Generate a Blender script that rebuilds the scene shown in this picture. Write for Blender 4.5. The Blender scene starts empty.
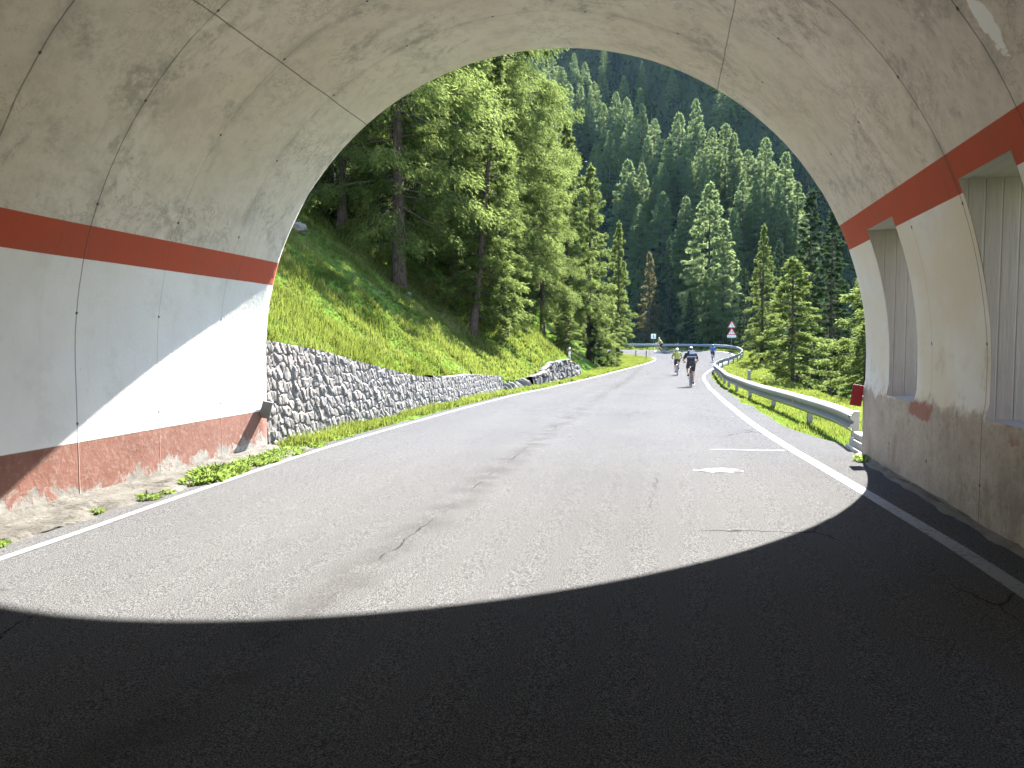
import bpy, bmesh, math, random
import numpy as np
from mathutils import Vector, Matrix
C = bpy.context
scene = C.scene
COL = scene.collection
rng = np.random.default_rng(7)
random.seed(7)
PI = math.pi

# ------------------------------------------------------------------ scene / camera / light
world = bpy.data.worlds.new("World"); scene.world = world; world.use_nodes = True
wn = world.node_tree
bg = wn.nodes.get('Background') or wn.nodes.new('ShaderNodeBackground')
sky = wn.nodes.new('ShaderNodeTexSky'); sky.sky_type = 'NISHITA'; sky.sun_disc = False
SUN_DIR = Vector((0.25, 1.19, 1.0)).normalized()          # towards the sun
SUN_EL = math.asin(SUN_DIR.z); SUN_AZ = math.atan2(SUN_DIR.x, SUN_DIR.y)
sky.sun_elevation = SUN_EL; sky.sun_rotation = SUN_AZ
sky.altitude = 1600; sky.air_density = 1.0; sky.dust_density = 0.6
wn.links.new(sky.outputs[0], bg.inputs[0]); bg.inputs[1].default_value = 0.15
sl = bpy.data.lights.new('sun', 'SUN'); sl.energy = 5.0; sl.angle = math.radians(0.53); sl.color = (1, .965, .92)
so = bpy.data.objects.new('sun', sl); COL.objects.link(so)
so.rotation_euler = (-SUN_DIR).to_track_quat('-Z', 'Y').to_euler()
so.location = (20, 60, 60)

FOC, VPX, VPY, CH = 750., 668., 341., 1.6
cam = bpy.data.cameras.new('camera'); cam.sensor_width = 36; cam.lens = FOC / 1024 * 36
cam.clip_start = .05; cam.clip_end = 3000
co = bpy.data.objects.new('camera', cam); COL.objects.link(co); scene.camera = co
PITCH = math.atan((VPY - 384) / FOC); YAW = math.atan2(VPX - 512, math.hypot(FOC, 384 - VPY))
co.location = (0, 0, CH); co.rotation_euler = (PI / 2 + PITCH, 0, YAW)
_F = np.array([-math.sin(YAW) * math.cos(PITCH), math.cos(YAW) * math.cos(PITCH), math.sin(PITCH)])
_R = np.array([math.cos(YAW), math.sin(YAW), 0]); _U = np.cross(_R, _F)
def ray(px, py): return (px - 512) / FOC * _R + (384 - py) / FOC * _U + _F
def at_depth(px, py, Y):
    r = ray(px, py); return np.array([0, 0, CH]) + r * (Y / r[1])

scene.view_settings.view_transform = 'Standard'
try: scene.view_settings.look = 'None'
except Exception: pass
scene.view_settings.exposure = 3.12; scene.view_settings.gamma = 1.0
cy = scene.cycles
cy.use_denoising = True
try:
    cy.denoiser = 'OPENIMAGEDENOISE'; cy.denoising_input_passes = 'RGB_ALBEDO_NORMAL'
except Exception: pass
cy.use_adaptive_sampling = True; cy.adaptive_threshold = .015; cy.max_bounces = 10; cy.diffuse_bounces = 6; cy.glossy_bounces = 3; cy.transmission_bounces = 5; cy.transparent_max_bounces = 6
cy.sample_clamp_indirect = 8; cy.caustics_reflective = False; cy.caustics_refractive = False

# ------------------------------------------------------------------ helpers: nodes
class NT:
    def __init__(s, name):
        s.m = bpy.data.materials.new(name); s.m.use_nodes = True; s.t = s.m.node_tree
        s.t.nodes.clear(); s.out = s.n('ShaderNodeOutputMaterial')
    def n(s, typ, **kw):
        x = s.t.nodes.new(typ)
        for k, v in kw.items(): setattr(x, k, v)
        return x
    def set(s, sock, v):
        if isinstance(v, bpy.types.NodeSocket): s.t.links.new(v, sock)
        elif isinstance(v, (tuple, list)):
            sock.default_value = (*v, 1.0) if len(v) == 3 and len(sock.default_value) == 4 else v
        else: sock.default_value = v
    def math(s, op, a, b=0.0, c=None, clamp=False):
        x = s.n('ShaderNodeMath', operation=op); x.use_clamp = clamp
        s.set(x.inputs[0], a); s.set(x.inputs[1], b)
        if c is not None: s.set(x.inputs[2], c)
        return x.outputs[0]
    def mix(s, f, a, b, blend='MIX'):
        x = s.n('ShaderNodeMix', data_type='RGBA', blend_type=blend)
        s.set(x.inputs[0], f); s.set(x.inputs[6], a); s.set(x.inputs[7], b); return x.outputs[2]
    def noise(s, vec, scale, detail=4, rough=.55, dist=0, col=False):
        x = s.n('ShaderNodeTexNoise'); s.set(x.inputs['Vector'], vec)
        x.inputs['Scale'].default_value = scale; x.inputs['Detail'].default_value = detail
        x.inputs['Roughness'].default_value = rough; x.inputs['Distortion'].default_value = dist
        return x.outputs['Color' if col else 'Fac']
    def vor(s, vec, scale, feature='F1', out='Distance', rnd=1.0):
        x = s.n('ShaderNodeTexVoronoi', feature=feature); s.set(x.inputs['Vector'], vec)
        x.inputs['Scale'].default_value = scale; x.inputs['Randomness'].default_value = rnd
        return x.outputs[out]
    def step(s, v, lo, hi):          # smooth 0..1
        x = s.n('ShaderNodeMapRange', interpolation_type='SMOOTHSTEP')
        s.set(x.inputs[0], v); x.inputs[1].default_value = lo; x.inputs[2].default_value = hi
        return x.outputs[0]
    def band(s, v, lo, hi, e): return s.math('MULTIPLY', s.step(v, lo - e, lo + e), s.math('SUBTRACT', 1.0, s.step(v, hi - e, hi + e)))
    def vscale(s, vec, sc):
        x = s.n('ShaderNodeMapping'); s.set(x.inputs[0], vec); x.inputs[3].default_value = sc; return x.outputs[0]
    def obj(s): return s.n('ShaderNodeTexCoord').outputs['Object']
    def pos(s): return s.n('ShaderNodeNewGeometry').outputs['Position']
    def uv(s): return s.n('ShaderNodeTexCoord').outputs['UV']
    def sep(s, v):
        x = s.n('ShaderNodeSeparateXYZ'); s.set(x.inputs[0], v); return x.outputs
    def attr(s, name, out='Fac'):
        x = s.n('ShaderNodeAttribute'); x.attribute_name = name; return x.outputs[out]
    def rand(s): return s.n('ShaderNodeObjectInfo').outputs['Random']
    def bump(s, h, strength=.3, dist=.02):
        x = s.n('ShaderNodeBump'); s.set(x.inputs['Height'], h); x.inputs['Strength'].default_value = strength
        x.inputs['Distance'].default_value = dist; return x.outputs[0]
    def bsdf(s, col, rough=.8, metal=0, normal=None, spec=.5, sheen=None):
        x = s.n('ShaderNodeBsdfPrincipled'); s.set(x.inputs['Base Color'], col); s.set(x.inputs['Roughness'], rough)
        s.set(x.inputs['Metallic'], metal); s.set(x.inputs['Specular IOR Level'], spec)
        if normal is not None: s.set(x.inputs['Normal'], normal)
        return x.outputs[0]
    def done(s, sh): s.t.links.new(sh, s.out.inputs[0]); return s.m

def simple(name, col, rough=.7, metal=0, var=.12, scale=6, bump=.0, spec=.5):
    t = NT(name); o = t.obj(); n = t.noise(o, scale, 5)
    c = t.mix(n, [k * (1 - var) for k in col], [min(1, k * (1 + var)) for k in col])
    nm = t.bump(t.noise(o, scale * 6, 4), bump, .01) if bump else None
    return t.done(t.bsdf(c, rough, metal, nm, spec))

def leafmat(name, c1, c2, tr1, trf=.45, attr='tone', objvar=.25):
    """two-sided foliage: diffuse + translucent, tone from a per-leaf attribute and the plant's own random"""
    t = NT(name); a = t.attr(attr); r = t.rand()
    f = t.math('ADD', t.math('MULTIPLY', a, 1 - objvar), t.math('MULTIPLY', r, objvar))
    c = t.mix(f, c1, c2)
    tc = t.mix(f, [k * .75 for k in tr1], [k * 1.2 for k in tr1])
    d = t.n('ShaderNodeBsdfDiffuse'); t.set(d.inputs[0], c)
    g = t.n('ShaderNodeBsdfTranslucent'); t.set(g.inputs[0], tc)
    m = t.n('ShaderNodeMixShader'); m.inputs[0].default_value = trf
    t.t.links.new(d.outputs[0], m.inputs[1]); t.t.links.new(g.outputs[0], m.inputs[2])
    return t.done(m.outputs[0])

# ------------------------------------------------------------------ helpers: meshes
def np_mesh(name, V, F, mats=(), smooth=False, mi=None, attrs=None, uv=None):
    """V (n,3); F list of arrays of same-width faces or one array"""
    me = bpy.data.meshes.new(name)
    V = np.asarray(V, np.float32)
    if isinstance(F, np.ndarray): F = [F]
    F = [np.asarray(f, np.int32) for f in F if len(f)]
    loops = np.concatenate([f.ravel() for f in F]); sizes = np.concatenate([np.full(len(f), f.shape[1], np.int32) for f in F])
    me.vertices.add(len(V)); me.vertices.foreach_set('co', V.ravel())
    me.loops.add(len(loops)); me.loops.foreach_set('vertex_index', loops)
    me.polygons.add(len(sizes)); st = np.concatenate([[0], np.cumsum(sizes)[:-1]]).astype(np.int32)
    me.polygons.foreach_set('loop_start', st)
    try: me.polygons.foreach_set('loop_total', sizes)
    except Exception: pass
    if mi is not None: me.polygons.foreach_set('material_index', np.asarray(mi, np.int32))
    me.polygons.foreach_set('use_smooth', np.full(len(sizes), smooth, bool))
    if uv is not None:
        l = me.uv_layers.new(name='UVMap'); l.data.foreach_set('uv', np.asarray(uv, np.float32)[loops].ravel())
    for k, a in (attrs or {}).items():
        at = me.attributes.new(k, 'FLOAT', 'POINT'); at.data.foreach_set('value', np.asarray(a, np.float32))
    me.update(calc_edges=True); me.validate()
    for m in (mats if isinstance(mats, (list, tuple)) else [mats]): me.materials.append(m)
    return me

def link(name, me, parent=None, loc=None):
    o = bpy.data.objects.new(name, me); COL.objects.link(o)
    if parent is not None: o.parent = parent
    if loc is not None: o.location = loc
    return o
def tag(o, label, cat, group=None):
    o['label'] = label; o['category'] = cat
    if group: o['group'] = group
    return o
def thing(name, label, cat, loc=(0, 0, 0), rz=0, group=None):
    o = link(name, None); o.location = loc; o.rotation_euler = (0, 0, rz); return tag(o, label, cat, group)
def kind(o, k='structure'): o['kind'] = k; return o

class MB:
    """collects simple solids into one mesh"""
    def __init__(s): s.V = []; s.F3 = []; s.F4 = []; s.n = 0
    def add(s, V, F):
        V = np.asarray(V, float); s.V.append(V)
        for f in F: (s.F3 if len(f) == 3 else s.F4).append([i + s.n for i in f]) if len(f) in (3, 4) else s.fan(f)
        s.n += len(V); return s
    def fan(s, f):
        for i in range(1, len(f) - 1): s.F3.append([f[0] + s.n, f[i] + s.n, f[i + 1] + s.n])
    def box(s, c, d, rot=None, bev=0.0):
        x, y, z = [k / 2 for k in d]
        if bev:
            bm = bmesh.new(); bmesh.ops.create_cube(bm, size=1); bmesh.ops.scale(bm, vec=d, verts=bm.verts)
            bmesh.ops.bevel(bm, geom=bm.edges[:], offset=bev, segments=2, affect='EDGES', profile=.6)
            V = np.array([v.co[:] for v in bm.verts]); bm.verts.index_update(); F = [[v.index for v in f.verts] for f in bm.faces]; bm.free()
        else:
            V = np.array([[-x, -y, -z], [x, -y, -z], [x, y, -z], [-x, y, -z], [-x, -y, z], [x, -y, z], [x, y, z], [-x, y, z]])
            F = [[0, 3, 2, 1], [4, 5, 6, 7], [0, 1, 5, 4], [1, 2, 6, 5], [2, 3, 7, 6], [3, 0, 4, 7]]
        if rot is not None: V = V @ np.array(rot.to_matrix() if hasattr(rot, 'to_matrix') else rot).T
        return s.add(V + np.array(c), F)
    def tube(s, P, r, n=8, cap=True):
        P = np.asarray(P, float); r = np.broadcast_to(np.asarray(r, float), (len(P),))
        T = np.gradient(P, axis=0); T /= np.linalg.norm(T, axis=1)[:, None] + 1e-9
        up = np.array([0, 0, 1.]) if abs(T[0][2]) < .9 else np.array([1., 0, 0])
        a = np.cross(up, T[0]); a /= np.linalg.norm(a); A = []
        for t in T:
            a = a - t * (a @ t); a /= np.linalg.norm(a) + 1e-9; A.append(a)
        A = np.array(A); B = np.cross(T, A); th = np.arange(n) * 2 * PI / n
        V = (P[:, None] + r[:, None, None] * (np.cos(th)[None, :, None] * A[:, None] + np.sin(th)[None, :, None] * B[:, None])).reshape(-1, 3)
        F = [[i * n + j, i * n + (j + 1) % n, (i + 1) * n + (j + 1) % n, (i + 1) * n + j] for i in range(len(P) - 1) for j in range(n)]
        if cap:
            F.append(list(range(n))[::-1]); F.append([(len(P) - 1) * n + j for j in range(n)])
        return s.add(V, F)
    def ring(s, c, R, r, axis='x', n=28, m=8):
        th = np.arange(n) * 2 * PI / n; ph = np.arange(m) * 2 * PI / m
        rr = R + r * np.cos(ph)[None]; u = np.cos(th)[:, None] * rr; v = np.sin(th)[:, None] * rr; w = np.broadcast_to(r * np.sin(ph)[None], u.shape)
        V = np.stack([w, u, v], -1).reshape(-1, 3) if axis == 'x' else np.stack([u, v, w], -1).reshape(-1, 3)
        F = [[i * m + j, i * m + (j + 1) % m, ((i + 1) % n) * m + (j + 1) % m, ((i + 1) % n) * m + j] for i in range(n) for j in range(m)]
        return s.add(V + np.array(c), F)
    def sphere(s, c, r, n=14, m=9):
        r = np.broadcast_to(np.asarray(r, float), (3,)); V = [[0, 0, -1]]
        for i in range(1, m):
            p = -PI / 2 + PI * i / m
            for j in range(n): V.append([math.cos(p) * math.cos(2 * PI * j / n), math.cos(p) * math.sin(2 * PI * j / n), math.sin(p)])
        V.append([0, 0, 1]); F = [[0, 1 + (j + 1) % n, 1 + j] for j in range(n)]
        for i in range(m - 2):
            for j in range(n): F.append([1 + i * n + j, 1 + i * n + (j + 1) % n, 1 + (i + 1) * n + (j + 1) % n, 1 + (i + 1) * n + j])
        b = 1 + (m - 2) * n; F += [[b + j, b + (j + 1) % n, b + n] for j in range(n)]
        return s.add(np.array(V) * r + np.array(c), F)
    def prism(s, poly, y0, y1):          # polygon in xz, extruded along y
        n = len(poly); V = [[x, y0, z] for x, z in poly] + [[x, y1, z] for x, z in poly]
        F = [list(range(n)), list(range(n, 2 * n))[::-1]] + [[i, i + n, (i + 1) % n + n, (i + 1) % n] for i in range(n)]
        return s.add(V, F)
    def mesh(s, name, mat, smooth=False):
        F = [np.array(f, np.int32) for f in (s.F4, s.F3) if len(f)]
        return np_mesh(name, np.concatenate(s.V), F, mat, smooth)
    def build(s, name, mat, parent=None, loc=None, smooth=False): return link(name, s.mesh(name, mat, smooth), parent, loc)

def sm(a, b, t):
    t = np.clip((np.asarray(t, float) - a) / (b - a), 0, 1); return t * t * (3 - 2 * t)

_G = rng.normal(size=(64, 64))
def vnoise(x, y, s):                      # smooth value noise about -1..1
    x = np.asarray(x, float) / s; y = np.asarray(y, float) / s
    xi = np.floor(x).astype(int); yi = np.floor(y).astype(int); fx = x - xi; fy = y - yi
    fx = fx * fx * (3 - 2 * fx); fy = fy * fy * (3 - 2 * fy); g = lambda a, b: _G[a % 64, b % 64]
    return (g(xi, yi) * (1 - fx) + g(xi + 1, yi) * fx) * (1 - fy) + (g(xi, yi + 1) * (1 - fx) + g(xi + 1, yi + 1) * fx) * fy

# ------------------------------------------------------------------ road geometry
ZP = np.array([(-60, 0), (10, 0), (18, -.05), (25, -.15), (31, -.30), (38, -.40), (45, -.46), (60, -.46), (73, -.34), (80, -.15), (86, .1), (92, .4), (98, .6), (115, .9)])
def zr(x, y):
    return np.interp(y, ZP[:, 0], ZP[:, 1]) + .02 * (np.clip(x, -8, 6) + 1.9) * (1 - sm(25, 60, y)) + .02 * np.clip(-6 - np.asarray(x, float), 0, 60) * sm(75, 85, y)
ST = np.array([  # left line x,y   right line x,y
    (70, -29, 70, -21), (45, -28, 45, -20.5), (22, -27, 22, -20), (6, -24.5, 10, -18.8), (-2.0, -20, 4.2, -16), (-4.6, -14, 2.4, -12.5), (-4.9, -9, 2.15, -9), (-4.93, 0, 2.15, 0), (-4.97, 4.8, 2.13, 5), (-5.11, 7.4, 1.99, 7.6), (-5.24, 11.8, 1.70, 11.8), (-5.13, 17.35, 1.53, 17), (-5.0, 25, 1.52, 25),
    (-4.72, 33.5, 1.68, 33), (-3.95, 44.6, 2.05, 44.6), (-2.82, 57.9, 3.2, 57), (-1.9, 67, 4.6, 67.4), (-1.24, 75.4, 6.1, 78.1), (-1.45, 79, 7.0, 85),
    (-2.38, 81.8, 6.4, 90.6), (-4.2, 84.2, 3.4, 92.7), (-7.5, 86.0, -1.5, 93.2), (-14, 88, -10, 95), (-26, 90.5, -24, 97.5), (-45, 94, -45, 101)], float)
def catmull(P, per):
    out = []
    n = len(P)
    for i in range(n - 1):
        p0 = P[max(i - 1, 0)]; p1 = P[i]; p2 = P[i + 1]; p3 = P[min(i + 2, n - 1)]
        for k in range(per):
            t = k / per; out.append(.5 * ((2 * p1) + (-p0 + p2) * t + (2 * p0 - 5 * p1 + 4 * p2 - p3) * t * t + (-p0 + 3 * p1 - 3 * p2 + p3) * t ** 3))
    out.append(P[-1]); return np.array(out)
SD = catmull(ST, 14); SL = SD[:, :2]; SR = SD[:, 2:]
def outward():
    tl = np.gradient(SL, axis=0); tl /= np.linalg.norm(tl, axis=1)[:, None]
    tr = np.gradient(SR, axis=0); tr /= np.linalg.norm(tr, axis=1)[:, None]
    return np.stack([-tl[:, 1], tl[:, 0]], 1), np.stack([tr[:, 1], -tr[:, 0]], 1)
NL, NR = outward()
mL = np.where(SL[:, 1] < 30, .30, .22); mR = .45 + .35 * (1 - sm(11, 16, SR[:, 1]))
AL = SL + NL * mL[:, None]; AR = SR + NR * mR[:, None]

def inside(px, py):
    poly = np.concatenate([AL, AR[::-1]]); r = np.zeros(len(px), bool); j = len(poly) - 1
    for i in range(len(poly)):
        xi, yi = poly[i]; xj, yj = poly[j]
        c = ((yi > py) != (yj > py)) & (px < (xj - xi) * (py - yi) / (yj - yi + 1e-12) + xi); r ^= c; j = i
    return r
def near(P, poly, ch=4000):
    d = np.empty(len(P)); k = np.empty(len(P), int)
    for a in range(0, len(P), ch):
        q = ((P[a:a + ch, None] - poly[None]) ** 2).sum(-1); k[a:a + ch] = q.argmin(1); d[a:a + ch] = np.sqrt(q.min(1))
    return d, k
HW = np.array([(-50, 1.65), (10, 1.72), (12.6, 1.48), (14.8, 1.16), (17.3, .84), (19.7, .66), (22.3, .66), (26, .50), (28.5, .35), (31, .42), (33, .5), (36, 1.0), (40, 1.0), (44, .6), (48, .1), (300, 0)])
DV = np.array([(-50, .80), (30, .80), (34, .75), (40, .8), (46, 1.2), (60, 2.2), (70, 3.0), (76, 5.5), (90, 6), (300, 6)])
def hill(x, y):
    x = np.asarray(x, float)
    yy = y - 130 + 5 * np.sin(x * .045 + 1) + 3 * np.sin(x * .11)
    s0 = 70 + 42 * (1 - sm(-25, 18, x))
    h = .70 * np.clip(yy, 0, s0) + .90 * np.clip(yy - s0, 0, 70) + .40 * np.clip(yy - s0 - 70, 0, 300)
    return h + .5 + 1.3 * vnoise(x, y, 17) * sm(0, 30, yy)
def terrain(x, y, road_sink=.07):
    x = np.atleast_1d(np.asarray(x, float)); y = np.atleast_1d(np.asarray(y, float)); P = np.stack([x, y], 1)
    dl, kl = near(P, SL); dr, kr = near(P, SR); ins = inside(x, y)
    left = dl < dr
    zl = zr(SL[kl, 0], SL[kl, 1]); zq = zr(SR[kr, 0], SR[kr, 1])
    yl = SL[kl, 1] + np.where(kl > len(SL) * .72, 20, 0)
    dv = np.interp(yl, DV[:, 0], DV[:, 1]); hw = np.interp(yl, HW[:, 0], HW[:, 1]); hw = np.where(yl < -4.6, .1, hw)
    t = np.clip(dl - dv - .32, 0, None)
    slope = .82 - .12 * sm(45, 60, yl)
    up = slope * t - .006 * np.clip(t - 12, 0, 40) ** 2 * .8
    lump = (.10 * vnoise(x, y, 1.3) + .22 * vnoise(x + 9, y, 3.7)) * sm(.3, 2.5, t)
    z_left = zl + .03 + np.where(dl > dv + .30, hw, 0) + np.clip(up, 0, 45) + lump
    far = sm(86, 95, y)
    t2 = np.clip(dr - 1.6, 0, None)
    dep = (.5 + 6.0 * sm(3, 14, x) * (1 - .3 * far)) 
    fall = .06 * t2 + .40 * np.clip(t2 - 2.2, 0, None)
    z_right = zq - .03 - np.minimum(fall, dep) + (.06 * vnoise(x, y, 1.1) + .12 * vnoise(x, y + 5, 4)) * sm(.3, 3, t2)
    z_right = z_right + np.clip(x - 45, 0, 200) * .45
    z = np.where(left, z_left, z_right)
    hl = hill(x, y); z = np.maximum(z, np.where(y > 100, hl - 3 * (1 - sm(100, 106, y)), -99))
    z = np.where(ins, zr(x, y) - road_sink, z)
    tun = (y < 10.62) & (y > -12.1) & (x > -6.35) & (x < 3.1)
    z = np.where(tun, zr(x, y) - .25, z)
    return z

# ------------------------------------------------------------------ materials
def mat_ground():
    t = NT('meadow_soil'); p = t.pos(); n1 = t.noise(p, .5, 6); n2 = t.noise(p, 5, 5)
    g = t.mix(t.step(n2, .35, .65), (.045, .085, .014), (.085, .14, .022))
    c = t.mix(t.step(n1, .52, .68), g, (.11, .09, .05))
    # forest floor away from the meadow
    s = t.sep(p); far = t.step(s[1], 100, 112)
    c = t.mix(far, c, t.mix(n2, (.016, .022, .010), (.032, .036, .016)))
    c = t.mix(t.math('SUBTRACT', 1.0, t.step(s[1], -22, -19)), c, t.mix(n2, (.36, .34, .30), (.50, .47, .42)))      # unseen pale slope added behind the tunnel to bounce sunlight into it
    return t.done(t.bsdf(c, .95, 0, t.bump(n2, .6, .08), .0))
def mat_asphalt():
    t = NT('asphalt'); p = t.pos(); s = t.sep(p)
    n1 = t.noise(p, .35, 5); g = t.noise(p, 130, 3, .7); g2 = t.noise(p, 48, 3, .6)
    lat = t.sep(t.uv())[0]
    wob = t.math('ADD', lat, t.math('MULTIPLY', t.math('SUBTRACT', t.noise(p, .5, 3), .5), .25))
    tr = t.math('ADD', t.band(wob, .18, .30, .07), t.band(wob, .66, .80, .07))
    tr = t.math('ADD', tr, t.band(wob, .42, .50, .05), clamp=True)
    base = t.mix(t.step(n1, .3, .7), (.069, .0685, .068), (.083, .0825, .081))
    base = t.mix(t.math('MULTIPLY', tr, .5), base, (.095, .094, .092))
    strk = t.noise(t.vscale(p, (2.2, .06, 1)), 1.4, 4)
    base = t.mix(t.math('MULTIPLY', t.step(strk, .5, .75), .25), base, (.055, .0545, .054))
    sp = t.step(g, .40, .66); c = t.mix(sp, t.mix(.70, base, (.015, .015, .015)), t.mix(.30, base, (.30, .295, .29)))
    sp2 = t.step(g2, .60, .75); c = t.mix(t.math('MULTIPLY', sp2, .45), c, (.17, .168, .162))
    # cracks: along the middle seam and a net of fine ones
    wv = t.n('ShaderNodeVectorMath', operation='ADD'); t.set(wv.inputs[0], p)
    nz = t.n('ShaderNodeVectorMath', operation='SCALE'); t.set(nz.inputs[0], t.noise(p, 3, 4, col=True)); nz.inputs['Scale'].default_value = .22
    t.t.links.new(nz.outputs[0], wv.inputs[1])
    xw = t.sep(wv.outputs[0])
    # seam at x about -2
    dx = t.math('ABSOLUTE', t.math('ADD', t.math('SUBTRACT', xw[0], .11), 2.06))
    seam = t.math('MULTIPLY', t.math('SUBTRACT', 1.0, t.step(dx, .003, .013)), t.step(t.noise(p, 1.1, 4), .46, .58))
    ed = t.vor(t.vscale(wv.outputs[0], (1, .5, 1)), .55, 'DISTANCE_TO_EDGE')
    net = t.math('MULTIPLY', t.math('SUBTRACT', 1.0, t.step(ed, .001, .006)), t.step(t.noise(p, .22, 2), .54, .60))
    wide = t.math('MULTIPLY', t.math('SUBTRACT', 1.0, t.step(dx, .04, .34)), .5)
    c = t.mix(t.math('MULTIPLY', wide, t.step(t.noise(p, 2.5, 5), .4, .6)), c, (.05, .048, .046))
    ck = t.math('MAXIMUM', seam, net); c = t.mix(t.math('MULTIPLY', ck, .75), c, (.018, .017, .016))
    return t.done(t.bsdf(c, .9, 0, t.bump(g, .5, .006), .0))
def mat_line():
    t = NT('road_paint'); p = t.pos(); w = t.noise(p, 22, 4, .6); w2 = t.noise(p, 1.5, 3); g = t.noise(p, 95, 3, .7)
    f = t.step(t.math('ADD', w, t.math('MULTIPLY', t.math('SUBTRACT', w2, .5), .5)), .34, .50)
    c = t.mix(f, (.085, .083, .08), t.mix(g, (.125, .123, .119), (.20, .196, .192)))
    return t.done(t.bsdf(c, .7, 0, t.bump(g, .5, .005), .3))

TC = (-1.75, 1.35); TR = 4.27; TXL = -6.02; TXR = 2.52
def mat_lining():
    t = NT('tunnel_concrete'); uv = t.uv(); s = t.sep(uv); u, v = s[0], s[1]; p = t.pos()
    A = lambda deg: math.radians(deg) * TR
    big = t.noise(p, .55, 6, .6); mid = t.noise(p, 2.3, 6, .65); fine = t.noise(p, 18, 6, .7); vf = t.noise(p, 70, 3, .7)
    con = t.mix(t.step(big, .3, .7), (.595, .520, .425), (.680, .622, .540))
    con = t.mix(t.math('MULTIPLY', t.step(mid, .50, .72), .5), con, (.40, .37, .315))
    con = t.mix(t.math('MULTIPLY', t.step(fine, .62, .72), .55), con, (.30, .275, .235))
    con = t.mix(t.math('MULTIPLY', t.step(vf, .55, .8), .18), con, (.55, .53, .49))
    con = t.mix(t.math('MULTIPLY', t.step(t.noise(p, 6, 7, .72), .44, .64), .32), con, (.40, .355, .295))
    pit = t.math('SUBTRACT', 1.0, t.step(t.vor(p, 9), .03, .06)); con = t.mix(t.math('MULTIPLY', pit, .6), con, (.16, .14, .12))
    # each poured segment has a slightly different tone
    seg = t.n('ShaderNodeTexWhiteNoise', noise_dimensions='1D'); t.set(seg.inputs['W'], t.math('FLOOR', t.math('DIVIDE', t.math('SUBTRACT', v, 5.42), 1.28)))
    con = t.mix(t.math('MULTIPLY', seg.outputs[0], .25), con, (.45, .41, .345))
    # dirt clouds with broken outline
    dirt = t.math('MULTIPLY', t.step(t.noise(p, 1.1, 8, .75, .6), .50, .63), t.step(t.noise(p, 7, 6, .7), .38, .60))
    con = t.mix(t.math('MULTIPLY', dirt, .7), con, (.29, .262, .22))
    runs = t.math('MULTIPLY', t.step(t.noise(t.vscale(uv, (.45, 6.5, 1)), 1.0, 7, .68), .52, .72), t.step(t.noise(p, .8, 3), .40, .62))
    con = t.mix(t.math('MULTIPLY', runs, .42), con, (.31, .285, .24))
    con = t.mix(t.math('MULTIPLY', t.step(t.noise(p, 34, 5, .75), .56, .68), .30), con, (.33, .30, .26))
    vein = t.math('SUBTRACT', 1.0, t.step(t.math('ABSOLUTE', t.math('SUBTRACT', t.noise(p, 2.6, 9, .74, .4), .5)), .004, .020))
    con = t.mix(t.math('MULTIPLY', t.math('MULTIPLY', vein, t.step(t.noise(p, .9, 4), .46, .62)), .55), con, (.27, .235, .19))
    # joints
    vv = t.math('ADD', v, t.math('MULTIPLY', t.math('SUBTRACT', t.noise(p, 1.6, 4), .5), .025))
    fr = t.math('FRACT', t.math('DIVIDE', t.math('SUBTRACT', vv, 5.42 - .64 - 12.8), 1.28))
    dj = t.math('MULTIPLY', t.math('ABSOLUTE', t.math('SUBTRACT', fr, .5)), 1.28)
    strong = t.math('ADD', .35, t.math('MULTIPLY', t.math('SUBTRACT', 1.0, t.step(v, 7.0, 7.9)), .65))
    jt = t.math('MULTIPLY', t.math('MULTIPLY', t.math('SUBTRACT', 1.0, t.step(dj, .002, .011)), strong), t.step(t.noise(p, 1.2, 4), .22, .40))
    halo = t.math('MULTIPLY', t.math('SUBTRACT', 1.0, t.step(dj, .0, .14)), t.step(mid, .42, .62))
    con = t.mix(t.math('MULTIPLY', halo, .45), con, (.33, .30, .255))
    # two lengthwise joints
    def lj(deg, w):
        d = t.math('ABSOLUTE', t.math('SUBTRACT', t.math('ADD', u, t.math('MULTIPLY', t.math('SUBTRACT', t.noise(p, 1.1, 3), .5), .05)), A(deg)))
        return t.math('SUBTRACT', 1.0, t.step(d, .004, w))
    j2 = t.math('MAXIMUM', lj(127.2, .011), t.math('MULTIPLY', lj(56.6, .011), .8))
    # paint
    wn = t.math('MULTIPLY', t.math('SUBTRACT', t.noise(p, 9, 5, .7), .5), .006)
    uw = t.math('ADD', u, wn)
    red = (.41, .074, .034); redc = t.mix(t.step(mid, .35, .75), red, (.36, .080, .042))
    redc = t.mix(t.math('MULTIPLY', t.step(fine, .58, .74), .4), redc, (.33, .14, .09)); redc = t.mix(t.math('MULTIPLY', runs, .5), redc, (.20, .06, .04))
    white = t.mix(t.step(big, .35, .65), (.66, .638, .595), (.74, .722, .685))
    white = t.mix(t.math('MULTIPLY', runs, .22), white, (.50, .47, .41)); white = t.mix(t.math('MULTIPLY', t.step(mid, .52, .72), .30), white, (.50, .47, .41))
    white = t.mix(t.math('MULTIPLY', t.step(fine, .63, .74), .5), white, (.40, .37, .32))
    right = t.math('SUBTRACT', 1.0, t.step(p_x(t, p), -1.8, -1.7))     # 1 on left
    lw = t.band(uw, A(165.2), A(180) + .81, .004)
    lb = t.band(uw, A(160.45), A(165.2), .004)
    rb = t.band(uw, A(19.45), A(24.0), .004)
    rw = t.band(t.math('ADD', uw, t.math('MULTIPLY', t.math('SUBTRACT', t.noise(p, 2.5, 5, .7), .5), .06)), -.36, A(19.45), .004)
    rw = t.math('MULTIPLY', t.step(uw, -.80, -.79), t.math('SUBTRACT', 1.0, t.step(uw, A(19.45) - .004, A(19.45) + .004)))
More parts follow.
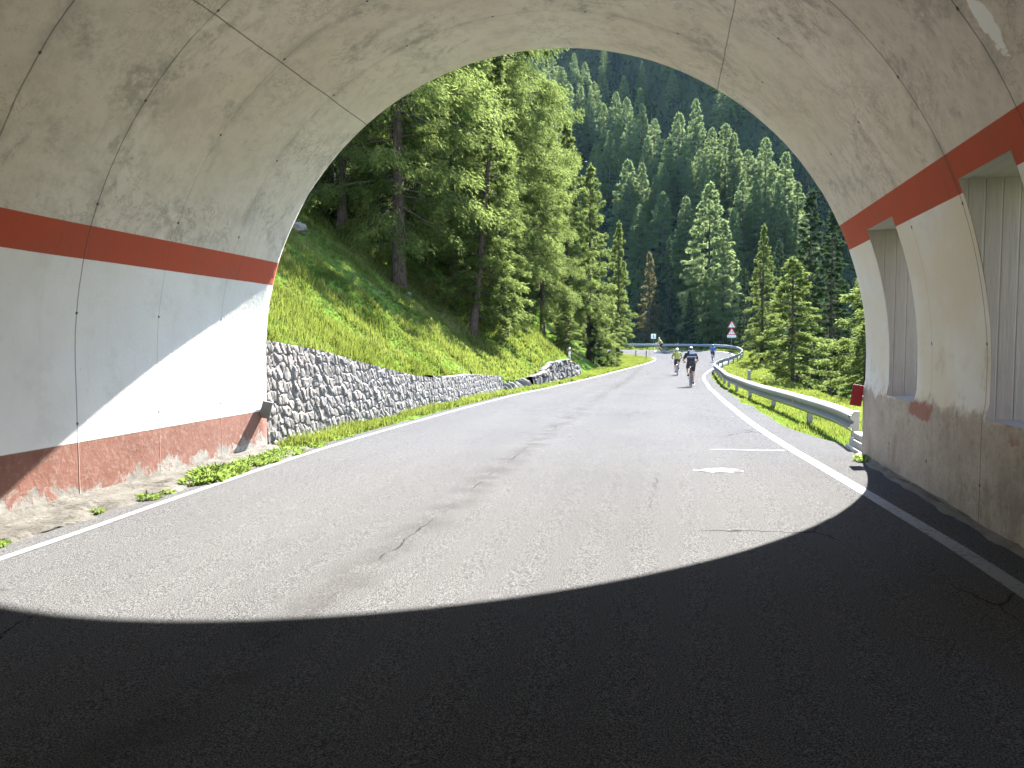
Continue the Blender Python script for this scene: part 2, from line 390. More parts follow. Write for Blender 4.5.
    # peeling on the lower right white
    peel = t.math('MULTIPLY', t.step(t.math('ADD', t.noise(p, 3.2, 7, .72), t.math('MULTIPLY', t.math('SUBTRACT', .5, u), .12)), .60, .72), .5)
    whiteR = t.mix(peel, t.mix(t.step(t.noise(p, .8, 4), .35, .6), white, (.66, .60, .49)), (.48, .42, .34))
    # left red dado, flaked towards its foot
    wear = t.math('ADD', t.noise(p, 3.4, 8, .72, .4), t.math('MULTIPLY', t.step(u, A(180) + .81, A(180) + 1.55), .42))
    dz = t.band(uw, A(180) + .81, A(180) + 1.36, .006)
    dado = t.math('MULTIPLY', dz, t.math('SUBTRACT', 1.0, t.step(wear, .72, .82)))
    dcol = t.mix(t.step(mid, .35, .7), (.235, .108, .076), (.185, .077, .052))
    dcol = t.mix(t.math('MULTIPLY', t.step(fine, .5, .68), .6), dcol, (.27, .195, .155))
    foot = t.mix(t.step(mid, .35, .65), (.21, .195, .165), (.36, .34, .30)); foot = t.mix(t.math('MULTIPLY', t.step(fine, .5, .68), .5), foot, (.12, .11, .095))
    # right rough foot with a rest of red along its top
    ur = t.math('ADD', u, t.math('MULTIPLY', t.math('SUBTRACT', t.noise(p, 2.6, 7, .72), .5), .55)); rz = t.math('SUBTRACT', 1.0, t.step(ur, -.42, -.30))
    rfoot = t.mix(t.step(mid, .3, .7), (.345, .288, .238), (.44, .382, .325))
    rfoot = t.mix(t.math('MULTIPLY', t.step(t.noise(t.vscale(p, (1, 1.3, .8)), 2.0, 6, .7), .5, .68), .6), rfoot, (.20, .165, .125)); rfoot = t.mix(t.math('MULTIPLY', t.step(fine, .5, .68), .5), rfoot, (.19, .165, .13)); rfoot = t.mix(t.math('MULTIPLY', dirt, .6), rfoot, (.22, .19, .15))
    rr = t.math('MULTIPLY', t.band(t.math('ADD', u, t.math('MULTIPLY', t.math('SUBTRACT', t.noise(p, 5, 6, .7), .5), .22)), -.52, -.36, .01), t.step(t.noise(p, 1.15, 3), .54, .60))
    rfoot = t.mix(t.math('MULTIPLY', rr, .75), rfoot, (.27, .085, .055))
    c = t.mix(lb, con, redc); c = t.mix(lw, c, white); c = t.mix(rb, c, redc)
    c = t.mix(rw, c, whiteR); c = t.mix(t.step(uw, A(180) + .80, A(180) + .82), c, foot); c = t.mix(dado, c, dcol)
    c = t.mix(rz, c, rfoot)
    # lime runs on the crown, right of the middle
    du = t.math('SUBTRACT', u, A(31.2)); dvv = t.math('SUBTRACT', v, 5.25)
    e = t.math('ADD', t.math('POWER', t.math('DIVIDE', dvv, .10), 2.0), t.math('POWER', t.math('DIVIDE', du, .26), 2.0))
    lime = t.math('SUBTRACT', 1.0, t.step(t.math('ADD', e, t.math('MULTIPLY', t.math('SUBTRACT', t.noise(p, 6, 6, .7), .5), 3.4)), .55, .75))
    c = t.mix(lime, c, (.78, .77, .74))
    # tie holes at the joints
    fu = t.math('FRACT', t.math('DIVIDE', t.math('ADD', u, .35), 1.15)); hu = t.math('MULTIPLY', t.math('SUBTRACT', fu, .5), 1.15)
    hole = t.math('SUBTRACT', 1.0, t.step(t.math('SQRT', t.math('ADD', t.math('POWER', hu, 2.0), t.math('POWER', dj, 2.0))), .012, .020))
    c = t.mix(t.math('MULTIPLY', hole, .9), c, (.03, .028, .025))
    jj = t.math('MAXIMUM', jt, j2); c = t.mix(t.math('MULTIPLY', jj, .66), c, (.075, .066, .055))
    h = t.math('ADD', t.math('MULTIPLY', mid, .5), t.math('MULTIPLY', fine, .35)); h = t.math('ADD', h, t.math('MULTIPLY', jj, -.5))
    h = t.math('ADD', h, t.math('MULTIPLY', dado, .12)); h = t.math('ADD', h, t.math('MULTIPLY', t.math('MULTIPLY', rz, t.noise(p, 4, 6, .7)), 1.2))
    return t.done(t.bsdf(c, .82, 0, t.bump(h, .45, .03), .25))
def p_x(t, p): return t.sep(p)[0]
def mat_board():            # niche sides: board-marked concrete
    t = NT('boarded_concrete'); p = t.pos(); s = t.sep(p)
    fr = t.math('FRACT', t.math('DIVIDE', t.math('ADD', s[0], t.math('MULTIPLY', s[1], .0)), .125))
    jt = t.math('SUBTRACT', 1.0, t.step(t.math('ABSOLUTE', t.math('SUBTRACT', fr, .5)), .01, .07))
    bd = t.n('ShaderNodeTexWhiteNoise', noise_dimensions='1D'); t.set(bd.inputs['W'], t.math('FLOOR', t.math('DIVIDE', s[0], .125)))
    mid = t.noise(p, 3, 6, .7); gr = t.noise(t.vscale(p, (14, 14, 1.2)), 2, 5, .6)
    c = t.mix(mid, (.255, .228, .212), (.325, .296, .275)); c = t.mix(t.math('MULTIPLY', bd.outputs[0], .2), c, (.26, .255, .235))
    c = t.mix(t.math('MULTIPLY', t.step(gr, .5, .7), .3), c, (.2, .19, .17)); c = t.mix(t.math('MULTIPLY', jt, .3), c, (.16, .15, .13))
    return t.done(t.bsdf(c, .85, 0, t.bump(t.math('SUBTRACT', gr, jt), .4, .015), .2))
def mat_oldconc(name='weathered_concrete', a=(.34, .32, .28), b=(.46, .44, .40)):
    t = NT(name); p = t.pos(); mid = t.noise(p, 2.5, 7, .7); f = t.noise(p, 16, 6, .7)
    c = t.mix(t.step(mid, .3, .7), a, b); c = t.mix(t.math('MULTIPLY', t.step(f, .55, .7), .5), c, (.17, .155, .13))
    return t.done(t.bsdf(c, .9, 0, t.bump(t.math('ADD', mid, t.math('MULTIPLY', f, .5)), .7, .03), .2))
def mat_kerb():
    t = NT('gritty_kerb'); p = t.pos(); m = t.noise(p, 3.2, 7, .72); f = t.noise(p, 38, 5, .75); g = t.vor(p, 55)
    c = t.mix(t.step(m, .32, .66), (.080, .073, .061), (.150, .142, .124)); c = t.mix(t.math('MULTIPLY', t.step(f, .48, .66), .65), c, (.05, .045, .037))
    c = t.mix(t.math('MULTIPLY', t.math('SUBTRACT', 1.0, t.step(g, .12, .3)), .4), c, (.15, .14, .125))
    return t.done(t.bsdf(c, .95, 0, t.bump(t.math('ADD', f, t.math('MULTIPLY', m, .6)), .9, .03), .05))
def mat_stone():
    t = NT('rubble_masonry'); p = t.pos(); st = t.attr('stone'); ed = t.attr('edge')
    n = t.noise(p, 9, 6, .7); n2 = t.noise(p, 40, 4, .7)
    c = t.mix(st, (.155, .140, .126), (.245, .225, .204)); c = t.mix(t.math('MULTIPLY', t.step(n, .45, .7), .5), c, (.10, .092, .084))
    c = t.mix(t.math('MULTIPLY', t.step(n2, .55, .75), .3), c, (.29, .278, .262))
    mort = t.math('SUBTRACT', 1.0, t.step(t.math('ADD', ed, t.math('MULTIPLY', t.math('SUBTRACT', n, .5), .10)), .035, .085))
    c = t.mix(t.math('MULTIPLY', mort, .7), c, (.225, .212, .196))
    return t.done(t.bsdf(c, .9, 0, t.bump(t.math('ADD', n, t.math('MULTIPLY', n2, .4)), .35, .012), .1))
def mat_drystone():  # stone colour darkened to carry the shade under the larches
    t = NT('shaded_dry_stone'); p = t.pos(); st = t.attr('stone'); ed = t.attr('edge'); n = t.noise(p, 7, 6, .7)
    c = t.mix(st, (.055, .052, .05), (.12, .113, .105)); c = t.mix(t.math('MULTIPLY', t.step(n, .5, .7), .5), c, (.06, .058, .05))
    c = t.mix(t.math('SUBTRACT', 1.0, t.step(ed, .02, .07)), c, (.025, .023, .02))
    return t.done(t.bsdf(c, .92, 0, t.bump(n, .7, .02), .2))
def mat_bark(name, a, b):
    t = NT(name); p = t.obj(); w = t.vscale(p, (1, 1, .25)); r = t.noise(w, 26, 5, .7); n = t.noise(w, 9, 5)
    c = t.mix(t.step(r, .38, .56), [k * .5 for k in a], t.mix(n, a, b))
    return t.done(t.bsdf(c, .95, 0, t.bump(t.math('ADD', r, n), .8, .04), .1))

M = dict(
    patchp=simple('spilt_white_paint', (.128, .127, .123), .85, 0, .4, 16), faint=simple('worn_road_paint', (.088, .087, .085), .85, 0, .25, 22), ground=mat_ground(), asphalt=mat_asphalt(), line=mat_line(), lining=mat_lining(), board=mat_board(), conc=mat_oldconc(),
    kerb=mat_kerb(), stone=mat_stone(), dry=mat_drystone(),
    bark=mat_bark('larch_bark', (.048, .038, .030), (.092, .074, .060)), barkd=mat_bark('spruce_bark', (.065, .05, .04), (.11, .09, .072)),
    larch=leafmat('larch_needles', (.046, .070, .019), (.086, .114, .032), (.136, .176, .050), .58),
    spruce=leafmat('shaded_spruce_needles', (.016, .028, .016), (.036, .056, .026), (.045, .070, .028), .35),  # dark spruce green, taken darker to put the wood's shade into it
    brown=leafmat('brownish_needles', (.060, .062, .030), (.100, .092, .048), (.15, .14, .06), .45),
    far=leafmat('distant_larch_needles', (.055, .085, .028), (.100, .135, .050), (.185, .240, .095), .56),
    grass=leafmat('meadow_grass', (.046, .068, .014), (.135, .140, .052), (.150, .186, .032), .46, objvar=0),
    weed=leafmat('weed_leaves', (.05, .088, .02), (.09, .135, .034), (.15, .21, .045), .5, objvar=.2),
    steel=simple('galvanised_steel', (.25, .26, .27), .5, .75, .15, 3), steeld=simple('weathered_post_steel', (.17, .175, .18), .6, .6, .2, 6),
    redrefl=simple('red_reflector', (.30, .012, .018), .35, 0, .15, 20), greybox=simple('grey_plastic', (.13, .135, .135), .6), orange=simple('orange_reflector', (.75, .30, .03), .35),
    white=simple('white_plastic', (.72, .72, .70), .5), black=simple('black_rubber', (.016, .016, .017), .7), blackcloth=simple('black_cloth', (.018, .018, .022), .85, 0, .3, 30),
    yellow=simple('yellow_green_cloth', (.27, .26, .05), .8, 0, .12, 20), blue=simple('blue_cloth', (.022, .075, .27), .8, 0, .12, 20), greycl=simple('grey_cloth', (.30, .31, .34), .8, 0, .12, 20),
    skin=simple('skin', (.46, .27, .19), .55), helmet=simple('white_helmet_shell', (.72, .73, .75), .35), dhelmet=simple('dark_helmet_shell', (.05, .055, .07), .35), hair=simple('dark_hair', (.03, .02, .015), .7),
    frame=simple('bike_frame_paint', (.03, .03, .035), .3), frameb=simple('blue_frame_paint', (.03, .07, .22), .3), chrome=simple('bare_metal', (.55, .55, .56), .3, .95),
    signred=simple('sign_red', (.52, .035, .03), .45, 0, .05), signwhite=simple('sign_white', (.78, .78, .76), .5, 0, .03), signdark=simple('sign_black', (.02, .02, .022), .5), rock=simple('grey_rock', (.13, .12, .105), .95, 0, .6, 5, 1.0, .1),
)
exec_parts = []
# ------------------------------------------------------------------ ground sheet
def axis(segs):
    out = [segs[0][0]]
    for a, b, st in segs:
        n = max(1, int(round((b - a) / st))); out += list(a + (b - a) * (np.arange(n) + 1) / n)
    return np.array(out)
gx = axis([(-420, -140, 40), (-140, -60, 8), (-60, -30, 2), (-30, -14, .8), (-14, 9, .23), (9, 20, .8), (20, 60, 2), (60, 160, 8), (160, 460, 40)])
gy = axis([(-260, -60, 25), (-60, -10, 4), (-10, 10, .8), (10, 34, .24), (34, 60, .45), (60, 104, .7), (104, 130, 2), (130, 360, 5), (360, 440, 20)])
GX, GY = np.meshgrid(gx, gy); gz = terrain(GX.ravel(), GY.ravel())
nx, ny = len(gx), len(gy); I = np.arange(nx * ny).reshape(ny, nx)
Fq = np.stack([I[:-1, :-1], I[:-1, 1:], I[1:, 1:], I[1:, :-1]], -1).reshape(-1, 4)
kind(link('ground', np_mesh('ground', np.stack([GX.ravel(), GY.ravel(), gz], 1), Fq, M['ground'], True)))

# road sheet and its edge lines
NC = 26
def strip(name, A, B, n, mat, dz, z=None):
    t = np.linspace(0, 1, n + 1); P = A[:, None] * (1 - t)[None, :, None] + B[:, None] * t[None, :, None]
    x, y = P[..., 0].ravel(), P[..., 1].ravel(); zz = zr(x, y) + dz
    k = np.arange(len(A) * (n + 1)).reshape(len(A), n + 1)
    F = np.stack([k[:-1, :-1], k[:-1, 1:], k[1:, 1:], k[1:, :-1]], -1).reshape(-1, 4)
    uv = np.stack([np.broadcast_to(t, P.shape[:2]).ravel(), y], 1)
    return kind(link(name, np_mesh(name, np.stack([x, y, zz], 1), F, mat, True, uv=uv)))
jag = .05 * vnoise(np.arange(len(AR)) * 1.0, np.zeros(len(AR)), 2.0)
EL2 = AL - NL * 0; ER2 = AR + NR * jag[:, None]
strip('road', EL2, ER2, NC, M['asphalt'], 0)
i0, i1 = 60, len(SL) - 1
strip('road_marking', SL[i0:i1] + NL[i0:i1] * .05, SL[i0:i1] - NL[i0:i1] * .05, 2, M['line'], .004)
strip('road_marking', SR[i0:i1] - NR[i0:i1] * .065, SR[i0:i1] + NR[i0:i1] * .065, 2, M['line'], .004)
# white paint blot and the worn crossbar beside the right line
def decal(name, pts, mat, dz=.004, jit=.03):
    pts = np.array(pts); q = np.linspace(0, len(pts), 60, endpoint=False); w = np.concatenate([pts, pts[:1]]); k_ = q.astype(int); pts = w[k_] + (w[k_ + 1] - w[k_]) * (q - k_)[:, None]; pts = pts + jit * rng.normal(size=pts.shape); x, y = pts[:, 0], pts[:, 1]
    mb = MB(); mb.add(np.stack([x, y, zr(x, y) + dz], 1), [list(range(len(pts)))]); return kind(mb.build(name, mat))
decal('road_marking', [(.32, 9.22), (.50, 9.10), (.78, 9.12), (.92, 9.20), (.80, 9.32), (.52, 9.36)], M['patchp'])
decal('road_marking', [(.62, 11.02), (1.62, 10.98), (1.62, 11.06), (.62, 11.08)], M['faint'], jit=.012)

# ------------------------------------------------------------------ tunnel
tunnel = thing('road_tunnel', 'short concrete road tunnel with arched ceiling, red band and white painted walls', 'tunnel', (-1.75, 10.5, 0))
Y0, Y1 = -12.0, 10.5
niches = [(8.42, 9.43), (5.69, 6.62), (2.95, 3.88)]
def prof(u):
    a = u / TR
    x = np.where(u < 0, TXR, np.where(a > PI, TXL, TC[0] + TR * np.cos(np.clip(a, 0, PI))))
    z = np.where(u < 0, TC[1] + u, np.where(a > PI, TC[1] - (u - PI * TR), TC[1] + TR * np.sin(np.clip(a, 0, PI))))
    x = np.where(u < -.375, x - .022, x)
    return x, z
th_hi = math.asin((2.88 - TC[1]) / TR)
us = np.array(sorted(set(list(np.round(np.linspace(-1.45, -.39, 9), 4)) + [-.38] + list(np.linspace(-.25, 0, 3)) + list(np.linspace(0, th_hi, 10)[1:] * TR) + list(np.linspace(th_hi, PI, 70)[1:] * TR) + list(PI * TR + np.linspace(0, 1.5, 12)[1:]))))
k_lo = int(np.argmin(abs(us + .38))); k_hi = int(np.argmin(abs(us - th_hi * TR)))
ysn = set(np.round(np.arange(Y0, Y1 - .2, .42), 3)) | {Y1 - .05}
for a, b in niches: ysn |= {a, b}
ys = np.array(sorted(ysn)); ys = ys[np.concatenate([[True], np.diff(ys) > .01])]
px_, pz_ = prof(us); nu = len(us)
tv = []; tuv = []
for yv in ys:
    w = .006 * vnoise(us * 1.0, np.full(nu, yv), .9)
    tv.append(np.stack([px_ + w * 0.5, np.full(nu, yv), pz_ + w * .5], 1)); tuv.append(np.stack([us, np.full(nu, yv)], 1))
# rounded lip at the portal
e_n = np.stack([np.where(us < 0, 1, np.where(us > PI * TR, -1, np.cos(us / TR))), np.where((us < 0) | (us > PI * TR), 0, np.sin(us / TR))], 1)
for dy, off in ((-.018, .010), (0, .045)):
    ch = .5 + .5 * np.abs(vnoise(us, us * 0 + 3, .35))
    tv.append(np.stack([px_ + e_n[:, 0] * off * ch * np.where(us < .5, .4, 1.3), np.full(nu, Y1 + dy), pz_ + e_n[:, 1] * off * ch * 1.3], 1)); tuv.append(np.stack([us, np.full(nu, Y1 + dy)], 1))
V = np.concatenate(tv); UV = np.concatenate(tuv); nyr = len(tv); yall = np.concatenate([ys, [Y1, Y1]])
F = []
for j in range(nyr - 1):
    ym = (yall[j] + yall[j + 1]) / 2; nic = any(a < ym < b for a, b in niches)
    for i in range(nu - 1):
        if nic and k_lo <= i < k_hi: continue
        F.append([j * nu + i, (j + 1) * nu + i, (j + 1) * nu + i + 1, j * nu + i + 1])
lining = link('lining', np_mesh('lining', V, np.array(F), M['lining'], True, uv=UV), tunnel, (1.75, -10.5, 0))
# niche boxes
XB = 3.52
for a, b in niches:
    mb = MB(); xs = px_[k_lo:k_hi + 1].copy(); zs = pz_[k_lo:k_hi + 1]
    xs[0] = TXR - .022; oxn = (px_ + e_n[:, 0] * np.where(e_n[:, 0] > .5, 1.0, .62))[k_lo:k_hi + 1]
    for yv, flip in ((a, 1), (b, 0)):
        for i in range(len(xs) - 1):
            q = [[xs[i], yv, zs[i]], [oxn[i], yv, zs[i]], [oxn[i + 1], yv, zs[i + 1]], [xs[i + 1], yv, zs[i + 1]]]
            mb.add(q, [[0, 1, 2, 3][::(1 if flip else -1)]])
    z0, z1 = zs[0], zs[-1]
    mb.add([[xs[0], a, z0], [oxn[0], a, z0], [oxn[0], b, z0], [xs[0], b, z0]], [[0, 1, 2, 3]])
    mb.add([[xs[-1], a, z1], [oxn[-1], a, z1], [oxn[-1], b, z1], [xs[-1], b, z1]], [[3, 2, 1, 0]])
    mb.build('niche', M['board'], tunnel, (1.75, -10.5, 0))
# outer shell and the ring faces of both portals
ox = px_ + e_n[:, 0] * np.where(e_n[:, 0] > .5, 1.0, .62); oz = pz_ + e_n[:, 1] * .62
ix, iz = tv[-1][:, 0], tv[-1][:, 2]
yo = np.array(sorted({Y1, Y0} | {q for ab in niches for q in ab}))[::-1]; rows = [np.stack([ix, np.full(nu, Y1), iz], 1)] + [np.stack([ox, np.full(nu, q), oz], 1) for q in yo] + [np.stack([px_, np.full(nu, Y0), pz_], 1)]
SV = np.concatenate(rows); SF = []
for r in range(len(rows) - 1):
    nic = 0 < r < len(rows) - 2 and any(a < (yo[r - 1] + yo[r]) / 2 < b for a, b in niches)
    SF += [[r * nu + i, r * nu + i + 1, (r + 1) * nu + i + 1, (r + 1) * nu + i] for i in range(nu - 1) if not (nic and k_lo <= i < k_hi)]
SF = np.array(SF)
link('outer_shell', np_mesh('outer_shell', SV, SF, M['conc'], False), tunnel, (1.75, -10.5, 0))
# left footing ledge
yy = np.arange(Y0, 10.62, .09); pf = np.array([(-6.03, .01), (-6.0, .0), (-5.95, -.015), (-5.82, -.025), (-5.68, -.03), (-5.55, -.035), (-5.45, -.04), (-5.36, -.052), (-5.29, -.075), (-5.23, -.11)])
FV = np.concatenate([np.stack([pf[:, 0] + .03 * vnoise(pf[:, 0] * 7, np.full(len(pf), y), .35) * (np.arange(len(pf)) > 2), np.full(len(pf), y), pf[:, 1] + .016 * vnoise(pf[:, 0] * 9, np.full(len(pf), y), .22)], 1) for y in yy])
n_ = len(pf); FF = np.array([[j * n_ + i, j * n_ + i + 1, (j + 1) * n_ + i + 1, (j + 1) * n_ + i] for j in range(len(yy) - 1) for i in range(n_ - 1)])
link('footing', np_mesh('footing', FV, FF, M['kerb'], False), tunnel, (1.75, -10.5, 0))
# right gutter: old mortar rolled against the wall
pf = np.array([(2.53, .14), (2.493, .135), (2.485, .12), (2.465, .10), (2.43, .085), (2.34, .066)])
FV = np.concatenate([np.stack([pf[:, 0] + .02 * vnoise(pf[:, 0] * 9, np.full(len(pf), y), .3), np.full(len(pf), y), pf[:, 1] + .006 * vnoise(pf[:, 0] * 9, np.full(len(pf), y), .25)], 1) for y in yy])
n_ = len(pf); FF = np.array([[j * n_ + i, j * n_ + i + 1, (j + 1) * n_ + i + 1, (j + 1) * n_ + i] for j in range(len(yy) - 1) for i in range(n_ - 1)])
link('gutter', np_mesh('gutter', FV, FF[:, ::-1], mat_oldconc('gutter_dirt', (.10, .088, .07), (.17, .15, .125)), False), tunnel, (1.75, -10.5, 0))
# plinth outside the right portal foot: stepped old concrete
mb = MB()
for k, (x0, x1, y1, z0, z1) in enumerate([(2.50, 3.3, 11.42, -.3, .14), (2.53, 3.3, 11.34, .143, .24), (2.56, 3.3, 11.28, .243, .33)]):
    mb.box(((x0 + x1) / 2, (10.503 + y1) / 2, (z0 + z1) / 2), (x1 - x0, y1 - 10.503, z1 - z0), bev=.018)
mb.build('plinth', M['conc'], tunnel, (1.75, -10.5, 0))

# reflectors at the portal
p = at_depth(857, 395.5, 10.3)
o = thing('reflector_plate', 'red rectangular reflector plate on the edge of the right tunnel wall', 'reflector', (2.475, 10.5, .90))
R_ = Matrix.Rotation(math.radians(9), 3, 'Y')
mb = MB(); mb.box((-.045, .0, -.01), (.14, .012, .275), R_, .003); mb.build('plate', M['redrefl'], o)
mb = MB(); mb.box((.02, .03, -.05), (.09, .04, .06), None, .004); mb.build('bracket', M['steeld'], o)
o = thing('marker_box', 'dark grey plastic marker fixed at the outer edge of the left tunnel wall', 'wall marker', (-6.02, 10.30, .56))
mb = MB(); mb.box((.075, .02, 0), (.15, .035, .26), Matrix.Rotation(math.radians(14), 3, 'Y') @ Matrix.Rotation(math.radians(20), 3, 'Z'), .006); mb.build('plate', M['greybox'], o)
mb = MB(); mb.box((.02, .03, 0), (.05, .05, .07), None, .004); mb.build('bracket', M['steeld'], o)

# ------------------------------------------------------------------ stone walls
def worley(s, z, cs, cz, seed, tilt=0.):
    s = s + tilt * z; a = s / cs; b = z / cz; ai = np.floor(a).astype(int); bi = np.floor(b).astype(int)
    G = np.random.default_rng(seed).random((97, 97, 3)); f1 = np.full(s.shape, 9.); f2 = f1.copy(); cid = np.zeros(s.shape); ca = np.zeros(s.shape); cb = ca.copy()
    for i in (-1, 0, 1, 2):
        for j in (-1, 0, 1, 2):
            g = G[(ai + i) % 97, (bi + j) % 97]; xx = ai + i + .1 + .8 * g[..., 0]; yy2 = bi + j + .1 + .8 * g[..., 1]
            d = np.hypot(a - xx, b - yy2); m = d < f1
            f2 = np.where(m, f1, np.minimum(f2, d)); cid = np.where(m, g[..., 2], cid); ca = np.where(m, a - xx, ca); cb = np.where(m, b - yy2, cb); f1 = np.where(m, d, f1)
    return f1, f2, cid, ca, cb
def stone_wall(name, label, ya, yb, topf, mat, cs, cz, amp, seed, cat='stone wall', tilt=0., batter=.06, res=.028, ragged=0.):
    dv = np.interp(SL[:, 1], DV[:, 0], DV[:, 1]); path = SL + NL * dv[:, None]
    path = path[:len(SL) * 7 // 10]; d = np.concatenate([[0], np.cumsum(np.linalg.norm(np.diff(path, axis=0), axis=1))])
    sa = np.interp(ya, path[:, 1], d); sb = np.interp(yb, path[:, 1], d); ss = np.arange(sa, sb, res)
    X = np.interp(ss, d, path[:, 0]); Yp = np.interp(ss, d, path[:, 1]); base = zr(X + .8, Yp) - .25
    top = zr(X + .8, Yp) + np.array([topf(y) for y in Yp]) + .03
    if ragged: top = top + ragged * vnoise(ss, ss * 0, .5)
    H = float((top - base).max()); nz_ = int(H / res) + 1; t = np.linspace(0, 1, nz_)
    Z = base[:, None] + t[None] * (top - base)[:, None]; S = np.broadcast_to(ss[:, None], Z.shape)
    f1, f2, cid, ca, cb = worley(S + .022 * vnoise(S, Z, .17), Z + .022 * vnoise(S + 7, Z, .17), cs, cz, seed, tilt)
    e = f2 - f1; bulge = np.clip(e / .22, 0, 1) ** .8
    disp = amp * bulge * (.45 + .8 * cid) + amp * .5 * (ca * (cid * 37 % 1 - .5) + cb * (cid * 91 % 1 - .5)) * bulge + .0035 * vnoise(S, Z, .05) + .006 * vnoise(S + 3, Z, .13)
    off = disp - batter * t[None] * (top - base)[:, None]
    gx_ = np.gradient(X); gy_ = np.gradient(Yp); L_ = np.hypot(gx_, gy_); nxr, nyr_ = gy_ / L_, -gx_ / L_
    VX = X[:, None] + nxr[:, None] * off; VY = Yp[:, None] + nyr_[:, None] * off
    V = [np.stack([VX, VY, Z], -1)]
    back = np.stack([VX[:, -1:] - nxr[:, None] * .2, VY[:, -1:] - nyr_[:, None] * .2, Z[:, -1:] + .012], -1)
    back2 = np.stack([VX[:, -1:] - nxr[:, None] * .5, VY[:, -1:] - nyr_[:, None] * .5, Z[:, -1:] - .05], -1)
    back3 = back2.copy(); back3[..., 2] = base[:, None]
    V = np.concatenate(V + [back, back2, back3], 1); n2 = V.shape[1]; k = np.arange(V.shape[0] * n2).reshape(V.shape[0], n2)
    F = np.stack([k[:-1, :-1], k[1:, :-1], k[1:, 1:], k[:-1, 1:]], -1).reshape(-1, 4)
    pad = lambda q, v: np.concatenate([q, np.full((q.shape[0], 3), v)], 1).ravel()
    cap = [list(k[0]), list(k[-1][::-1])]
    me = np_mesh(name, V.reshape(-1, 3), F, mat, False, attrs={'stone': pad(cid, .4), 'edge': pad(e, .3)})
    return tag(link(name, me), label, cat)
hwf = lambda y: float(np.interp(y, HW[:, 0], HW[:, 1]))
stone_wall('stone_wall', 'rubble stone retaining wall sloping down from the left tunnel portal below the grass bank', 10.51, 18.55, hwf, M['stone'], .17, .20, .032, 3, tilt=.4)
stone_wall('stone_wall', 'low rubble stone wall continuing from the end of the taller sloping wall', 18.6, 26.2, lambda y: hwf(y) + .06, M['stone'], .18, .17, .028, 11, tilt=.25)
stone_wall('dry_stone_wall', 'dark dry stone wall in the shade under the larches', 31.3, 44.5, hwf, M['dry'], .50, .30, .16, 21, tilt=.0, res=.045, ragged=.03, batter=.12)

def boulder(name, label, c, d, seed, mat, group=None):
    bm = bmesh.new(); bmesh.ops.create_icosphere(bm, subdivisions=4, radius=.5); r = np.random.default_rng(seed); dirs = r.normal(size=(9, 3)); dirs /= np.linalg.norm(dirs, axis=1)[:, None]; lim = r.uniform(.30, .46, 9)
    for v in bm.verts:
        q = np.array(v.co[:])
        for a, l in zip(dirs, lim):
            s = q @ a
            if s > l: q = q - a * (s - l) * .85
        q = q * (1 + .06 * float(vnoise(q[0] + q[2] * .7 + seed, q[1] - q[2] * .5, .16)) + .03 * float(vnoise(q[0] * 1.3 + seed, q[2] + q[1], .06))); v.co = Vector(q * np.array(d))
    me = bpy.data.meshes.new(name); bm.to_mesh(me); bm.free(); me.materials.append(mat)
    o = link(name, me); o.location = c; o.rotation_euler = (r.uniform(-.2, .2), r.uniform(-.2, .2), r.uniform(0, 6)); return tag(o, label, 'boulder', group)
for i, (y, d) in enumerate([(26.6, .45), (27.1, .55), (27.7, .42), (28.3, .62), (29.1, .55), (29.8, .7), (30.6, .6)]):
    x = np.interp(y, SL[:, 1], SL[:, 0]) - .95; z = float(zr(x, y))
    boulder('boulder', 'dark grey boulder in the row between the stone walls at the foot of the bank', (x, y, z + d * .12), (d * 1.15, d * 1.05, d), 40 + i, M['rock'], 'boulders along the foot of the bank')
for px, py, Y, d, lab in [(401, 286, 27, .5, 'pale split rock lying on the bank below the thick larch trunk'), (408, 296, 26.5, .35, 'small pale rock below the split rock on the grass bank'), (296, 232, 24, .6, 'dark rock half sunk in the bank at the upper left by the tunnel edge')]:
    q = at_depth(px, py, Y); x = q[0]
    ts = np.linspace(14, 45, 300); P = np.array([0, 0, CH]) + np.outer(ts, ray(px, py)); dz = P[:, 2] - terrain(P[:, 0], P[:, 1]); k = int(np.argmax(dz < 0)) if (dz < 0).any() else 100
    boulder('boulder', lab, (P[k, 0], P[k, 1], P[k, 2] + d * .1), (d * 1.3, d, d * .8), int(px), M['rock'])
# ------------------------------------------------------------------ conifers
def kites(name, P, D, Ln, Wd, mat, tone, r):
    n = len(P); D = D / (np.linalg.norm(D, axis=1)[:, None] + 1e-9)
    q = r.normal(size=(n, 3)); S = np.cross(D, q); S /= np.linalg.norm(S, axis=1)[:, None] + 1e-9
    mid = P + D * (Ln * .45)[:, None]
    V = np.empty((n, 4, 3)); V[:, 0] = P; V[:, 1] = mid + S * (Wd / 2)[:, None]; V[:, 2] = P + D * Ln[:, None]; V[:, 3] = mid - S * (Wd / 2)[:, None]
    F = np.arange(n * 4, dtype=np.int32).reshape(n, 4)
    return np_mesh(name, V.reshape(-1, 3), F, mat, False, attrs={'tone': np.repeat(tone, 4)})

